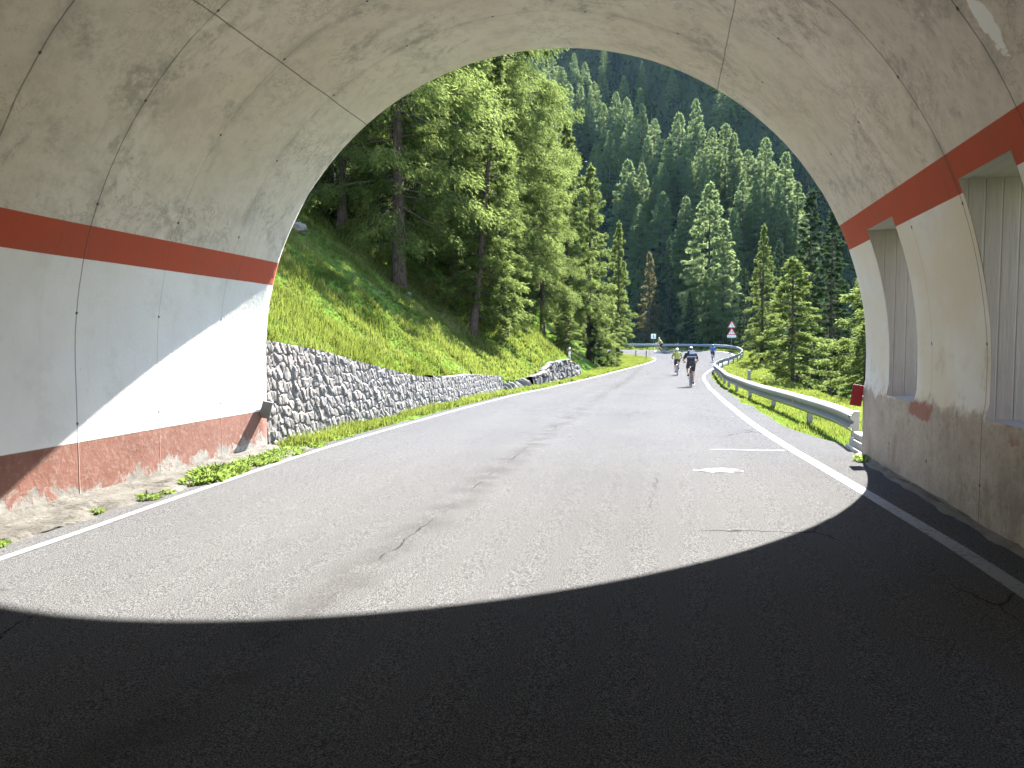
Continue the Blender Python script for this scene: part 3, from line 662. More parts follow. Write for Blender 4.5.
def conifer(seed, H, R, cs, nbr, ntw, nel, el, ew, mat, bark, tr=.26, up=.25, droop=.30, hang=.5, blunt=.8, limbs=True, gap=.25, spread=.30, wild=.0, vj=.8, lv=.62):
    r = np.random.default_rng(seed); mb = MB()
    zs = np.linspace(-.6, H, 14); bend = np.cumsum(r.normal(0, .012, (14, 2)), 0) * H * .06
    bend -= bend[1]
    rad = tr * (1 - np.clip(zs / H, 0, 1)) ** .85 + .012; rad[0] *= 1.5; rad[1] *= 1.12
    mb.tube(np.stack([bend[:, 0], bend[:, 1], zs], 1), rad, 9)
    Ps, Ds, Ls, Ws, Ts = [], [], [], [], []
    ga = 2.399963
    for i in range(nbr):
        t = cs + (1 - cs) * ((i + r.uniform(0, .9)) / nbr) ** .92; t = min(t, .992)
        f = (1 - t) / (1 - cs); prof_ = (f ** blunt) * (1 - .35 * max(0, f - .72) / .28) + .03
        Lb = R * prof_ * r.uniform(lv, 1.10)
        if r.random() < gap * .5: Lb *= .5
        az = i * ga + r.normal(0, .35); inc = up * (1 - 2.1 * f) + r.normal(0, .10) + .25 * (f < .12)
        inc += r.normal(0, wild); az += r.normal(0, wild * 2); o = np.array([math.cos(az), math.sin(az), 0]); lat = np.array([-o[1], o[0], 0])
        x0 = np.interp(t * H, zs, bend[:, 0]); y0 = np.interp(t * H, zs, bend[:, 1]); b0 = np.array([x0, y0, t * H])
        def bp(s): return b0 + np.outer(s * Lb * math.cos(inc), o) + np.outer(s * Lb * math.sin(inc) - droop * f * Lb * s ** 2 * .9 + .35 * droop * Lb * s ** 4, [0, 0, 1])
        if limbs and Lb > .5: mb.tube(bp(np.linspace(0, .92, 5)), np.linspace(.018 + .010 * Lb, .006, 5), 4, False)
        m = max(2, int(ntw * (Lb / R + .15)))
        s = np.sqrt(r.uniform(.05, 1, m)); tb = bp(s)
        sgn = r.choice([-1, 1], m); wl = spread * Lb * (1.05 - .75 * s) * r.uniform(.25, 1, m) + .04
        tip = tb + lat[None] * (sgn * wl)[:, None] + o[None] * (wl * .6)[:, None] - np.array([0, 0, 1.])[None] * (hang * wl * r.uniform(.2, 1.2, m))[:, None]
        # needles spread along each twig
        k = nel; w = r.uniform(0, 1, (m, k)) ** .8
        P = tb[:, None] + (tip - tb)[:, None] * w[..., None] + r.normal(0, .045 + .012 * Lb, (m, k, 3)) * np.array([1, 1, vj])
        base = (tip - tb) / (np.linalg.norm(tip - tb, axis=1)[:, None] + 1e-6)
        D = base[:, None] * .8 + o[None, None] * .5 + r.normal(0, .55, (m, k, 3)) - np.array([0, 0, hang * .8])
        tone = np.clip(r.normal(.5, .16, (m, 1)) + r.normal(0, .16, (m, k)), 0, 1)
        Ps.append(P.reshape(-1, 3)); Ds.append(D.reshape(-1, 3)); n = m * k
        Ls.append(el * r.uniform(.6, 1.25, n)); Ws.append(ew * r.uniform(.7, 1.3, n)); Ts.append(tone.ravel())
    # leader
    n = max(20, int(nel * 2)); z = r.uniform(.93, 1.01, n) * H
    Ps.append(np.stack([np.interp(z, zs, bend[:, 0]) + r.normal(0, .05, n), np.interp(z, zs, bend[:, 1]) + r.normal(0, .05, n), z], 1)); Ds.append(r.normal(0, .5, (n, 3)) + [0, 0, .8])
    Ls.append(np.full(n, el)); Ws.append(np.full(n, ew)); Ts.append(r.uniform(.3, .8, n))
    cr = kites('crown', np.concatenate(Ps), np.concatenate(Ds), np.concatenate(Ls), np.concatenate(Ws), mat, np.concatenate(Ts), r)
    return mb.mesh('trunk', bark, True), cr, H

BIG = [conifer(101 + k, 22, 4.3, (.10, .10, .12)[k], 200, 26, 46, .17, .028, M['larch'], M['bark'], tr=.20, droop=.34, hang=.95, blunt=(.70, .8, .75)[k], gap=.45, spread=.46, wild=.16, vj=1.6) for k in range(3)]
YOUNG = [conifer(121 + k, 7, 2.3, .05, 80, 28, 26, .15, .030, M['larch'], M['bark'], tr=.085, droop=.30, hang=.45, blunt=.85, up=.18, gap=.2) for k in range(2)]
BUSH = [conifer(131, 3.6, 1.5, .02, 60, 18, 18, .14, .034, M['spruce'], M['barkd'], tr=.05, droop=.2, hang=.3, blunt=.9)]
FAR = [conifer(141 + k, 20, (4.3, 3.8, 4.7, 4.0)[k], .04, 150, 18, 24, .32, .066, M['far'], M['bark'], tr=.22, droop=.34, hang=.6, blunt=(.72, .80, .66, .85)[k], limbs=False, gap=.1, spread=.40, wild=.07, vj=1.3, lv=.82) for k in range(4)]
FARS = [conifer(151 + k, 20, 3.0, .03, 84, 14, 13, .5, .12, M['spruce'], M['barkd'], tr=.22, droop=.3, hang=.45, blunt=1.0, limbs=False, up=.1) for k in range(2)]
MID = [conifer(161 + k, 18, (3.6, 3.2)[k], .07, 135, 24, 32, .22, .040, M['larch'], M['bark'], tr=.22, droop=.36, hang=.6, blunt=(.8, .9)[k], gap=.4, up=.2, spread=.42, wild=.14, vj=1.5) for k in range(2)]
MIDS = [conifer(175, 16, 3.1, .04, 90, 22, 20, .32, .065, M['spruce'], M['barkd'], tr=.2, droop=.28, hang=.5, blunt=.9)]
MIDB = [conifer(171, 14, 3.0, .03, 90, 22, 18, .34, .07, M['brown'], M['barkd'], tr=.2, droop=.25, hang=.5, blunt=1.0)]

NT_ = 0
def tree(proto, x, y, H, label, group=None, name='larch_tree', wide=1.0, lean=(0, 0), rot=None, cat='tree'):
    global NT_; NT_ += 1
    z = float(terrain(x, y)[0]) - .05; s = H / proto[2]
    o = thing(name, label, cat, (x, y, z), 0, group)
    o.rotation_euler = (lean[0], lean[1], (NT_ * 2.4) % 6.283 if rot is None else rot); o.scale = (s * wide, s * wide, s)
    link('trunk', proto[0], o); link('crown', proto[1], o); return o
def px_x(px, Y): return ray(px, 341)[0] / ray(px, 341)[1] * Y
def tree_px(proto, px, top, Y, label, **kw):
    q = at_depth(px, top, Y); H = q[2] - float(terrain(q[0], Y)[0]); return tree(proto, q[0], Y, max(2, H), label, **kw)

# left bank, larches near the road
tree(BIG[1], -10.4, 28.2, 25, 'big larch with thick bare dark trunk standing on the grass bank', wide=1.05, rot=.4)
tree(BIG[0], -12.9, 28.5, 22, 'dark larch at the far left of the bank, hard by the tunnel edge', wide=.95)
tree_px(MID[1], 472, 40, 31.0, 'young larch on the bank leaning out below the big trunk', wide=1.15, lean=(0, .12))
tree_px(MID[0], 506, 130, 34.5, 'small bright larch just above the shaded dry stone wall', wide=1.15, lean=(0, .05))
tree(BIG[2], -9.1, 42.0, 27, 'tall larch whose straight trunk shows dark against bright needles')
tree_px(BIG[0], 543, 78, 46, 'full bright larch rising right behind the dry stone wall', wide=1.0)
tree(BIG[1], -10.6, 36.5, 25, 'larch between the thick trunk and the straight dark trunk', wide=1.1)
tree_px(MID[0], 590, 165, 57, 'slim larch by the road, second from the end of the left row', wide=1.0)
tree_px(MID[1], 619, 222, 69, 'last larch of the left row, where the road turns', wide=.95)
tree_px(MID[1], 567, 118, 53, 'larch with pointed top between the full one and the slim one', wide=1.05)
tree_px(YOUNG[0], 566, 292, 46.5, 'bushy young larch touching the roadside verge beyond the dry stone wall', wide=1.1)
tree_px(BUSH[0], 594, 318, 57, 'small dark spruce beside the road under the last larches', name='spruce_tree', wide=.8)
tree_px(YOUNG[1], 612, 300, 60, 'small larch at the verge next to the dark little spruce', wide=.9)
# left hillside behind them
for k, (x, y, H, p) in enumerate([(-15.5, 33, 22, 0), (-19, 38, 23, 1), (-16.5, 45, 24, 2), (-22, 47, 22, 0), (-13, 50, 22, 1), (-19, 56, 22, 2), (-12.5, 59, 19, 0), (-18, 67, 20, 1), (-11, 68, 17, 2), (-25, 60, 22, 0), (-28, 50, 22, 1), (-24, 38, 22, 2), (-19, 31, 21, 1), (-11.5, 77, 15, 0), (-18, 78, 17, 2), (-8.5, 64, 16, 1)]):
    tree(BIG[p], x, y, H, 'larch of the wood up the left hillside behind the front row', group='larches up the left hillside', wide=1.0)
for k, (x, y, H) in enumerate([(-14.5, 30.5, 3.5), (-13.8, 33.5, 4.2), (-16.5, 29.5, 3.6), (-12.0, 35.5, 3.8), (-10.5, 38.5, 3.6), (-17.5, 35, 5), (-15, 39.5, 5), (-9.4, 47, 4)]):
    tree(BUSH[0], x, y, H, 'low dark spruce in the shade among the larch trunks on the bank', group='small spruces under the larches', name='spruce_tree', wide=1.25)

# right of the road
tree_px(YOUNG[0], 796, 257, 38, 'bright young larch alone on the grass beyond the guard rail', wide=1.2, lean=(0, .04), rot=2.0)
tree_px(YOUNG[1], 888, 200, 27, 'bright larch cut off by the right tunnel wall', wide=1.0, rot=1.2)
tree_px(YOUNG[1], 866, 322, 23.5, 'low pale green young larch beside the rail end and the portal', wide=1.25)
tree_px(MID[1], 764, 225, 72, 'slender larch with layered branches left of the bright young one', wide=.95)
tree_px(MIDS[0], 812, 190, 62, 'tall shaded spruce behind the bright young larch', wide=1.0, name='spruce_tree')
tree_px(MIDS[0], 834, 210, 55, 'dark spruce between the tall shaded spruce and the tunnel wall', wide=1.0, name='spruce_tree')
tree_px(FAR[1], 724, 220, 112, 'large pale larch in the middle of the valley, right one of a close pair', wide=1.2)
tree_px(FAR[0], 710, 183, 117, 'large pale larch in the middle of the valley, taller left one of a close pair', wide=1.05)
tree_px(MIDB[0], 650, 253, 116, 'brownish spruce standing behind the square white sign', name='spruce_tree', wide=.95)
tree_px(FARS[0], 669, 238, 122, 'narrow dark spruce right of the brownish one', name='spruce_tree', wide=.8)
tree_px(FARS[1], 690, 292, 113, 'short dark spruce behind the guard rail at the bend', name='spruce_tree', wide=1.1)
tree_px(FARS[0], 745, 270, 100, 'dark spruce behind the pair of warning signs', name='spruce_tree', wide=1.1)
tree_px(FARS[1], 780, 240, 84, 'dark spruce in the valley behind the slender layered larch', name='spruce_tree', wide=1.1)

# wood on the slope across the valley: crowns placed from the photograph, then filled up
placed = []
def slope_tree(px, top, Ht, proto, lab, grp, wide=1.0, name='larch_tree'):
    best = None
    for Y in np.arange(128, 300, 1.0):
        q = at_depth(px, top, Y); H = q[2] - hill(q[0], Y)
        if best is None or abs(H - Ht) < best[0]: best = (abs(H - Ht), q[0], Y, H)
    _, x, Y, H = best; placed.append((x, Y)); tree(proto, x, Y, float(np.clip(H, 8, 28)), lab, group=grp, wide=wide, name=name)
HAND = [(679, 113, 21), (696, 99, 20), (726, 124, 21), (734, 133, 19), (766, 138, 21), (786, 152, 20), (743, 181, 18), (756, 180, 18), (628, 160, 20), (642, 163, 19), (663, 192, 17), (686, 197, 18),
        (569, 84, 20), (581, 86, 19), (594, 82, 18), (616, 92, 20), (627, 98, 19), (642, 104, 18), (630, 122, 17), (598, 145, 15), (530, 56, 18), (541, 52, 18), (552, 58, 18), (574, 53, 17), (585, 62, 16),
        (655, 176, 15), (700, 150, 17), (667, 140, 17), (712, 128, 18), (610, 130, 17), (776, 182, 17), (798, 182, 18), (560, 100, 17), (604, 104, 17), (748, 150, 17), (733, 208, 16), (783, 205, 15), (620, 185, 15), (640, 205, 15), (680, 225, 14), (536, 66, 16), (548, 73, 16), (561, 67, 16), (603, 67, 15), (589, 101, 15), (612, 113, 14), (655, 119, 16), (648, 136, 16), (664, 166, 14), (690, 160, 15), (705, 167, 15), (720, 156, 15), (757, 161, 15), (772, 168, 15), (790, 172, 14), (735, 166, 14), (624, 76, 15), (640, 88, 15)]
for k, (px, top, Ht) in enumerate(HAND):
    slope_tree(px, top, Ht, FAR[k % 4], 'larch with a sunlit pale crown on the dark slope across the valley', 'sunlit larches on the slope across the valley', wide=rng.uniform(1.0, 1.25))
cnt = 0; tries = 0
while cnt < 150 and tries < 20000:
    tries += 1
    Y = 130 + 165 * rng.random() ** .95; px = rng.uniform(505, 905); x = px_x(px, Y)
    if min((x - a) ** 2 + (Y - b) ** 2 for a, b in placed) < (5.2 if Y < 190 else 4.4) ** 2: continue
    if Y < 150 and 680 < px < 745: continue
    placed.append((x, Y)); cnt += 1
    sp = rng.random() < .6
    H = rng.uniform(7, 11.5) if Y < 195 else rng.uniform(9, 15)
    tree((FARS if sp else FAR)[cnt % (2 if sp else 4)], x, Y, H, 'shaded spruce in the dark wood across the valley' if sp else 'shaded larch in the dark wood across the valley',
         group='shaded spruces in the wood across the valley' if sp else 'shaded larches in the wood across the valley', wide=rng.uniform(.95, 1.25), name='spruce_tree' if sp else 'larch_tree')
# lower valley right of the road
for k in range(26):
    Y = rng.uniform(50, 108); px = rng.uniform(742, 930); x = px_x(px, Y)
    if x < 9.5 + (Y > 92) * 3: continue
    q = float(terrain(x, Y)[0]); H = rng.uniform(9, 15)
    tree(FARS[k % 2], x, Y, H, 'dark spruce in the valley wood right of the road', group='dark spruces in the valley right of the road', name='spruce_tree', wide=1.1)

# ------------------------------------------------------------------ grass
def grass(name, label, pts, hgt, wid, per, seed, lean=.5, toney=None):
    r = np.random.default_rng(seed); n = len(pts) * per
    B = np.repeat(pts, per, 0) + r.normal(0, 1, (n, 3)) * np.array([.045, .045, 0])
    h = np.repeat(hgt, per) * r.uniform(.5, 1.25, n); a = r.uniform(0, 2 * PI, n); ln = np.abs(r.normal(0, lean, n))
    D = np.stack([np.cos(a) * ln, np.sin(a) * ln, np.ones(n)], 1); D /= np.linalg.norm(D, axis=1)[:, None]
    b = r.uniform(0, 2 * PI, n); S = np.stack([np.cos(b), np.sin(b), np.zeros(n)], 1) * (np.repeat(wid, per) * r.uniform(.7, 1.3, n))[:, None] * .5
    mid = B + D * (h * .55)[:, None]; tip = B + D * h[:, None] - np.array([0, 0, 1.]) * (h * ln * .35)[:, None]
    B[:, 2] -= .03
    V = np.empty((n, 5, 3)); V[:, 0] = B - S; V[:, 1] = B + S; V[:, 2] = mid - S * .8; V[:, 3] = mid + S * .8; V[:, 4] = tip
    k = np.arange(n)[:, None] * 5
    F4 = (k + np.array([[0, 1, 3, 2]])).astype(np.int32); F3 = (k + np.array([[2, 3, 4]])).astype(np.int32)
    tn = np.repeat(toney if toney is not None else np.full(len(pts), .5), per) + r.normal(0, .15, n)
    o = link(name, np_mesh(name, V.reshape(-1, 3), [F4, F3], M['grass'], False, attrs={'tone': np.repeat(np.clip(tn, 0, 1), 5)}))
    o['kind'] = 'stuff'; o['label'] = label; return o
def scatter(n, x0, x1, y0, y1, cond, dens, seed, terr=True):
    r = np.random.default_rng(seed); u = r.random(n)
    y = np.exp(np.log(y0) + u * (np.log(y1) - np.log(y0))) if dens == 'log' else y0 + u * (y1 - y0)
    x = r.uniform(x0, x1, n); P = np.stack([x, y], 1); dl, kl = near(P, SL); dr, kr = near(P, SR); ins = inside(x, y)
    m = cond(x, y, dl, dr, ins, kl); x, y = x[m], y[m]; return np.stack([x, y, terrain(x, y)], 1)
dvw = lambda kl: np.interp(SL[kl, 1], DV[:, 0], DV[:, 1])
# bank above the wall
P = scatter(42000, -17, -5.6, 10.6, 46, lambda x, y, dl, dr, i, kl: (dl < dr) & (~i) & (dl > dvw(kl) + .26), 'log', 5)
tone = .5 + .30 * vnoise(P[:, 0], P[:, 1], 1.6) + .26 * vnoise(P[:, 0], P[:, 1], .45)
sc = np.clip(P[:, 1] / 16, .75, 2.2)
grass('bank_grass', 'rough green meadow grass on the bank above the stone wall', P, (.15 + .10 * np.clip(vnoise(P[:, 0] + 4, P[:, 1], .8), -.9, 1.8)), .016 * sc, 6, 6, .6, np.clip(tone, 0, 1))
# right of the road
P = scatter(60000, 1.4, 16, 10.9, 95, lambda x, y, dl, dr, i, kl: (dr < dl) & (~i) & (dr > .62) & (dr < 10) & ((x > 3.0) | (y > 11.0)), 'log', 8)
tone = .55 + .25 * vnoise(P[:, 0], P[:, 1], 1.5); sc = np.clip(P[:, 1] / 16, .75, 3.0)
dr, kr = near(P[:, :2], SR); shortn = .45 + .55 * sm(.75, 1.5, dr)
grass('verge_grass', 'bright grass under and beyond the guard rail on the right verge', P, (.15 + .06 * np.clip(vnoise(P[:, 0] + 4, P[:, 1], .9), -1, 1.6)) * shortn, .015 * sc, 6, 9, .5, np.clip(tone, 0, 1))
# left verge strip
P = scatter(70000, -11, 0, 10.4, 90, lambda x, y, dl, dr, i, kl: (dl < dr) & (~i) & (dl > .30) & (dl < np.minimum(dvw(kl) + .25 * (SL[kl, 1] > 45), 7)), 'log', 12)
tone = .6 + .2 * vnoise(P[:, 0], P[:, 1], 1.5); sc = np.clip(P[:, 1] / 16, .75, 3.2)
grass('verge_grass', 'narrow strip of grass between the left edge line and the stone wall', P, (.12 + .05 * np.clip(vnoise(P[:, 0] + 4, P[:, 1], .7), -1, 1.6)), .015 * sc, 6, 13, .6, np.clip(tone, 0, 1))
# far verge behind the bend
P = scatter(9000, -30, 12, 91, 112, lambda x, y, dl, dr, i, kl: (dr < dl) & (~i) & (dr > .5) & (dr < 14), 'lin', 15)
grass('verge_grass', 'sunlit grass behind the guard rail at the far bend', P, np.full(len(P), .32), np.full(len(P), .07), 5, 16, .5, np.full(len(P), .55))

# undergrowth on the wooded slope across the valley
n = 26000; y = rng.uniform(108, 300, n); x = rng.uniform(-.42, .36, n) * y + 8; z = terrain(x, y); D = np.stack([rng.normal(0, .7, n), rng.normal(0, .7, n), np.ones(n)], 1)
und = link('forest_undergrowth', kites('forest_undergrowth', np.stack([x, y, z - .1], 1), D, rng.uniform(.8, 2.2, n), rng.uniform(.4, .9, n), M['spruce'], rng.uniform(0, 1, n), rng)); und['kind'] = 'stuff'; und['label'] = 'dark shrubs and seedlings covering the floor of the wood across the valley'
# leafy weeds in the gutter at the foot of the left wall
def weed_mesh(seed, n, hgt, rad):
    r = np.random.default_rng(seed); P = np.zeros((n, 3)); q = rad * .85 * np.sqrt(r.random(n)); b_ = r.uniform(0, 6.283, n); P[:, 0] = q * np.cos(b_); P[:, 1] = q * np.sin(b_) * 1.3; a = np.arctan2(P[:, 1], P[:, 0]) + r.normal(0, .7, n); n = n; z = r.random(n) ** 1.6 * hgt * (1.25 - q / rad); P[:, 2] = z
    D = np.stack([np.cos(a), np.sin(a), r.uniform(.0, 1.3, n)], 1); L = r.uniform(.035, .085, n)
    return kites('weed', P, D, L, L * r.uniform(.22, .45, n), M['weed'], r.uniform(.2, 1, n), r)
WM = [weed_mesh(201, 650, .12, .24), weed_mesh(202, 330, .08, .17), weed_mesh(203, 130, .05, .10)]
wl = [(-5.33, 5.02, 1), (-5.40, 5.9, 2), (-5.42, 6.25, 2), (-5.37, 6.9, 1), (-5.36, 7.2, 2), (-5.40, 7.75, 1), (-5.43, 8.05, 0), (-5.45, 8.35, 0), (-5.45, 8.7, 0), (-5.48, 9.05, 0), (-5.46, 9.4, 0), (-5.5, 9.75, 0), (-5.55, 10.15, 0), (-5.6, 10.5, 0), (-5.58, 10.9, 0), (-5.62, 11.3, 0), (-5.66, 11.9, 0), (-5.62, 12.4, 1), (-5.7, 13.0, 0), (-5.6, 13.7, 1), (-5.65, 14.5, 0), (-5.6, 15.4, 1)]
for k, (x, y, m) in enumerate(wl):
    o = link('weed_plant', WM[m], None, (x, y, float(zr(x, y)) - .03 + (.03 if y < 10 else 0))); o.rotation_euler = (0, 0, k * 1.7)
    s = rng.uniform(.5, .8) if y < 7.6 else rng.uniform(.75, 1.15); o.scale = (s, s, s); tag(o, 'leafy green weed growing in the gutter at the foot of the left wall', 'weed', 'weeds along the foot of the left wall')
o = link('weed_plant', WM[2], None, (2.42, 10.1, .09)); tag(o, 'single small weed at the foot of the right tunnel portal', 'weed')
# ------------------------------------------------------------------ guard rail
RP = catmull(np.array([(2.655, 11.5), (2.70, 13.2), (2.62, 16.4), (2.45, 20.2), (2.32, 24), (2.30, 29.5), (2.46, 35.5), (2.76, 43.8), (3.10, 52), (3.95, 60), (5.45, 68), (7.0, 77), (7.85, 84), (7.6, 90.3), (5.7, 94.4), (2, 95.7), (-3, 96.0), (-10, 98), (-20, 101)]), 10)
_d = np.concatenate([[0], np.cumsum(np.linalg.norm(np.diff(RP, axis=0), axis=1))])
s_ = np.arange(0, _d[-1], .35); RX = np.interp(s_, _d, RP[:, 0]); RY = np.interp(s_, _d, RP[:, 1])
toff = np.interp(RY, [11, 16, 20, 24, 30, 36, 44, 52, 60, 70, 110], [.52, .47, .45, .48, .54, .62, .60, .54, .58, .68, .72])
RZ = zr(RX, RY) + toff
def smooth(a, n=9): return np.convolve(np.pad(a, (n // 2, n // 2), mode='edge'), np.ones(n) / n, 'valid')
RZ = smooth(RZ, 9)
tg = np.stack([np.gradient(RX), np.gradient(RY)], 1); tg /= np.linalg.norm(tg, axis=1)[:, None]; ln_ = np.stack([-tg[:, 1], tg[:, 0]], 1)   # towards the road
rail = thing('guard_rail', 'galvanised steel guard rail running from the right portal round the far bend', 'guard rail', (RX[0], RY[0], float(RZ[0] - toff[0])))
ro = (-RX[0], -RY[0], -float(RZ[0] - toff[0]))
wp = [(.0, .155), (.012, .150), (.030, .120), (.078, .108), (.082, .085), (.082, .070), (.076, .048), (.022, .020), (.018, 0), (.022, -.020), (.076, -.048), (.082, -.070), (.082, -.085), (.078, -.108), (.030, -.120), (.012, -.150), (0, -.155)]
prof_r = np.array(wp + [(a - .006, b * .985) for a, b in wp[::-1]]); prof_r[:, 0] += .02
nP = len(prof_r); Vr = np.stack([RX[:, None] + ln_[:, :1] * prof_r[None, :, 0], RY[:, None] + ln_[:, 1:] * prof_r[None, :, 0], RZ[:, None] - .155 + prof_r[None, :, 1]], -1)
k = np.arange(len(RX) * nP).reshape(len(RX), nP)
Fr = np.stack([k[:-1], np.roll(k[:-1], -1, 1), np.roll(k[1:], -1, 1), k[1:]], -1).reshape(-1, 4)
me = np_mesh('beam', Vr.reshape(-1, 3), Fr, M['steel'], True)
link('beam', me, rail, ro)
mb = MB()
for w_ in (0,): mb.box((0, 0, 0), (.05, .10, 1.0), bev=.004)
mb.box((.028, .035, 0), (.012, .03, 1.0)); pm = mb.mesh('post', M['steeld'])
sb = MB(); sb.box((0, .055, -.155), (.07, .055, .18), bev=.004); spm = sb.mesh('spacer', M['steeld'])
fr = MB()
for kz in (-.075, -.235): fr.sphere((0, .105, kz), .012, 8, 5)
bm_ = fr.mesh('bolt', M['chrome'])
for i in range(0, len(RX), 11):
    if i == 0: i = 1
    a = math.atan2(ln_[i][1], ln_[i][0]) - PI / 2
    po = link('post', pm, rail, (RX[i] + ro[0] - ln_[i][0] * .055, RY[i] + ro[1] - ln_[i][1] * .055, RZ[i] + ro[2] - .52)); po.rotation_euler = (0, 0, a)
    b = link('spacer', spm, po, (0, 0, .50)); 
    if RY[i] < 60: link('bolt', bm_, po, (0, 0, .52))
for i, dz in ((2, -.26), (14, -.155), (37, -.155), (60, -.155)):
    mb = MB(); mb.box((0, 0, 0), (.07, .02, .055), bev=.006); q = mb.build('reflector', M['orange'], rail, (RX[i] + ro[0] + ln_[i][0] * .06, RY[i] + ro[1] + ln_[i][1] * .06, RZ[i] + ro[2] + dz)); q.rotation_euler = (0, 0, math.atan2(ln_[i][1], ln_[i][0]) - PI / 2)
# a lone post behind the rail
q = (3.45, 33.8); mb = MB(); mb.box((0, 0, .28), (.12, .05, .8), bev=.006); tag(mb.build('steel_post', M['steeld'], None, (*q, float(terrain(*q)[0]) - .02)), 'single bare steel post in the grass behind the guard rail', 'post')

# ------------------------------------------------------------------ signs and delineators
def tri(w, y, z0, cx=0.0, inset=0.0):
    h = w * .866; a = inset
    return [(cx - w / 2 + a * 1.732, y, z0 + a), (cx + w / 2 - a * 1.732, y, z0 + a), (cx, y, z0 + h - 2 * a)]
def slab(mb, pts, t):
    n = len(pts); V = [list(p) for p in pts] + [[p[0], p[1] + t, p[2]] for p in pts]
    mb.add(V, [list(range(n)), list(range(n, 2 * n))[::-1]] + [[i, i + n, (i + 1) % n + n, (i + 1) % n] for i in range(n)])
def rounded_tri(w, y, z0, inset, rad):
    P = [Vector((p[0], p[2])) for p in tri(w, y, z0, 0, inset)]; out = []; c = sum(P, Vector((0, 0))) / 3
    for i in range(3):
        a, b, d = P[i - 1], P[i], P[(i + 1) % 3]; u = (a - b).normalized(); v = (d - b).normalized()
        for t in (0, .25, .5, .75, 1): 
            p0, p2 = b + u * rad, b + v * rad; out.append(((1 - t) ** 2 * p0 + 2 * t * (1 - t) * b + t * t * p2))
    return [(p.x, y, p.y) for p in out]
SX, SY = 7.75, 97.2; sz = float(terrain(SX, SY)[0])
zb = lambda py: CH + (341 - py) / 750 * SY - sz
ws = thing('warning_sign', 'two red bordered warning triangles over a white plate on one grey pole behind the bend', 'road sign', (SX, SY, sz), -.05)
mb = MB(); mb.tube([(0, .04, -.3), (0, .04, zb(322))], .035, 10); mb.build('pole', M['steeld'], ws)
for zt, sym in ((zb(328.6), 0), (zb(335.3), 1)):
    W_ = 1.12; mb = MB(); slab(mb, rounded_tri(W_, -.02, zt, 0, .06), .02); pl = mb.build('triangle', M['signred'], ws)
    mb = MB(); slab(mb, rounded_tri(W_, -.026, zt, .105, .04), .004); mb.build('sign_face', M['signwhite'], pl)
    mb = MB()
    if sym == 0:      # double bend
        mb.tube([(.10, -.029, zt + .16), (.10, -.029, zt + .28), (-.03, -.029, zt + .36), (-.03, -.029, zt + .50), (.04, -.029, zt + .60)], .032, 6)
    else:             # narrowing carriageway
        for s in (-1, 1): mb.tube([(s * .16, -.029, zt + .15), (s * .16, -.029, zt + .24), (s * .07, -.029, zt + .36), (s * .07, -.029, zt + .54)], .024, 6)
    mb.build('symbol', M['signdark'], pl)
mb = MB(); mb.box((0, -.01, zb(336.4)), (1.06, .02, .30), bev=.006); pl = mb.build('plate', M['signwhite'], ws)
mb = MB()
for q in (-.33, -.17, .0, .19, .34): mb.box((q, -.022, zb(336.4)), (.10, .004, .10))
mb.build('plate_marking', simple('plate_grey', (.35, .35, .35)), pl)
SX, SY = -1.85, 99.0; sz = float(terrain(SX, SY)[0]); zb = lambda py: CH + (341 - py) / 750 * SY - sz
ps = thing('bend_sign', 'small square white sign with a dark mark on a thin pole behind the far rail', 'road sign', (SX, SY, sz), 0)
mb = MB(); mb.tube([(0, .03, -.3), (0, .03, zb(334.5))], .03, 8); mb.build('pole', M['steeld'], ps)
mb = MB(); mb.box((0, -.01, zb(336.4)), (.62, .02, .62), bev=.008); pl = mb.build('sign_face', M['signwhite'], ps)
mb = MB(); mb.box((.03, -.023, zb(336.4)), (.09, .005, .30)); mb.box((-.03, -.0232, zb(336.4) + .07), (.06, .005, .07)); mb.box((.03, -.0236, zb(336.4) - .14), (.22, .005, .05)); mb.build('symbol', M['signdark'], pl)

def delineator(x, y, h, label, dark=False):
    z = float(terrain(x, y)[0]); o = thing('delineator_post', label, 'roadside post', (x, y, z - .02))
    b = MB(); b.box((0, 0, h * .5), (.12, .08, h), bev=.02); b.build('post', M['steeld'] if dark else M['white'], o)
    b = MB(); b.box((0, 0, h * .8), (.124, .084, h * .18), bev=.02); b.build('band', M['black'], o)
    b = MB(); b.box((0, -.043, h * .8), (.05, .006, h * .13)); b.build('reflector', M['orange'], o)
delineator(-5.75, 44.6, .85, 'white delineator post on the verge in front of the dry stone wall')
delineator(-4.3, 62.5, .75, 'white delineator post under the last larches of the left row')
delineator(-2.15, 77.5, .9, 'thicker dark post on the grass tip inside the bend', True)
delineator(-3.35, 81.2, .7, 'short dark post on the grass inside the bend, left of the thicker one', True)

# ------------------------------------------------------------------ cyclists
def capsule(mb, P, r):
    P = np.asarray(P, float)
    for p, q in zip(P, r): mb.sphere(p, q, 12, 8)
    for i in range(len(P) - 1): mb.tube([P[i], P[i + 1]], [r[i], r[i + 1]], 12)
def remesh(mb, name, mat, vox, it=3):
    me = mb.mesh('tmp', []); o = bpy.data.objects.new('tmp', me); COL.objects.link(o)
    m = o.modifiers.new('r', 'REMESH'); m.mode = 'VOXEL'; m.voxel_size = vox; m.use_smooth_shade = True
    if it: s = o.modifiers.new('s', 'SMOOTH'); s.factor = .5; s.iterations = it
    dg = C.evaluated_depsgraph_get(); out = bpy.data.meshes.new_from_object(o.evaluated_get(dg)); out.name = name
    bpy.data.objects.remove(o); out.materials.clear(); out.materials.append(mat)
    out.polygons.foreach_set('use_smooth', np.ones(len(out.polygons), bool)); return out
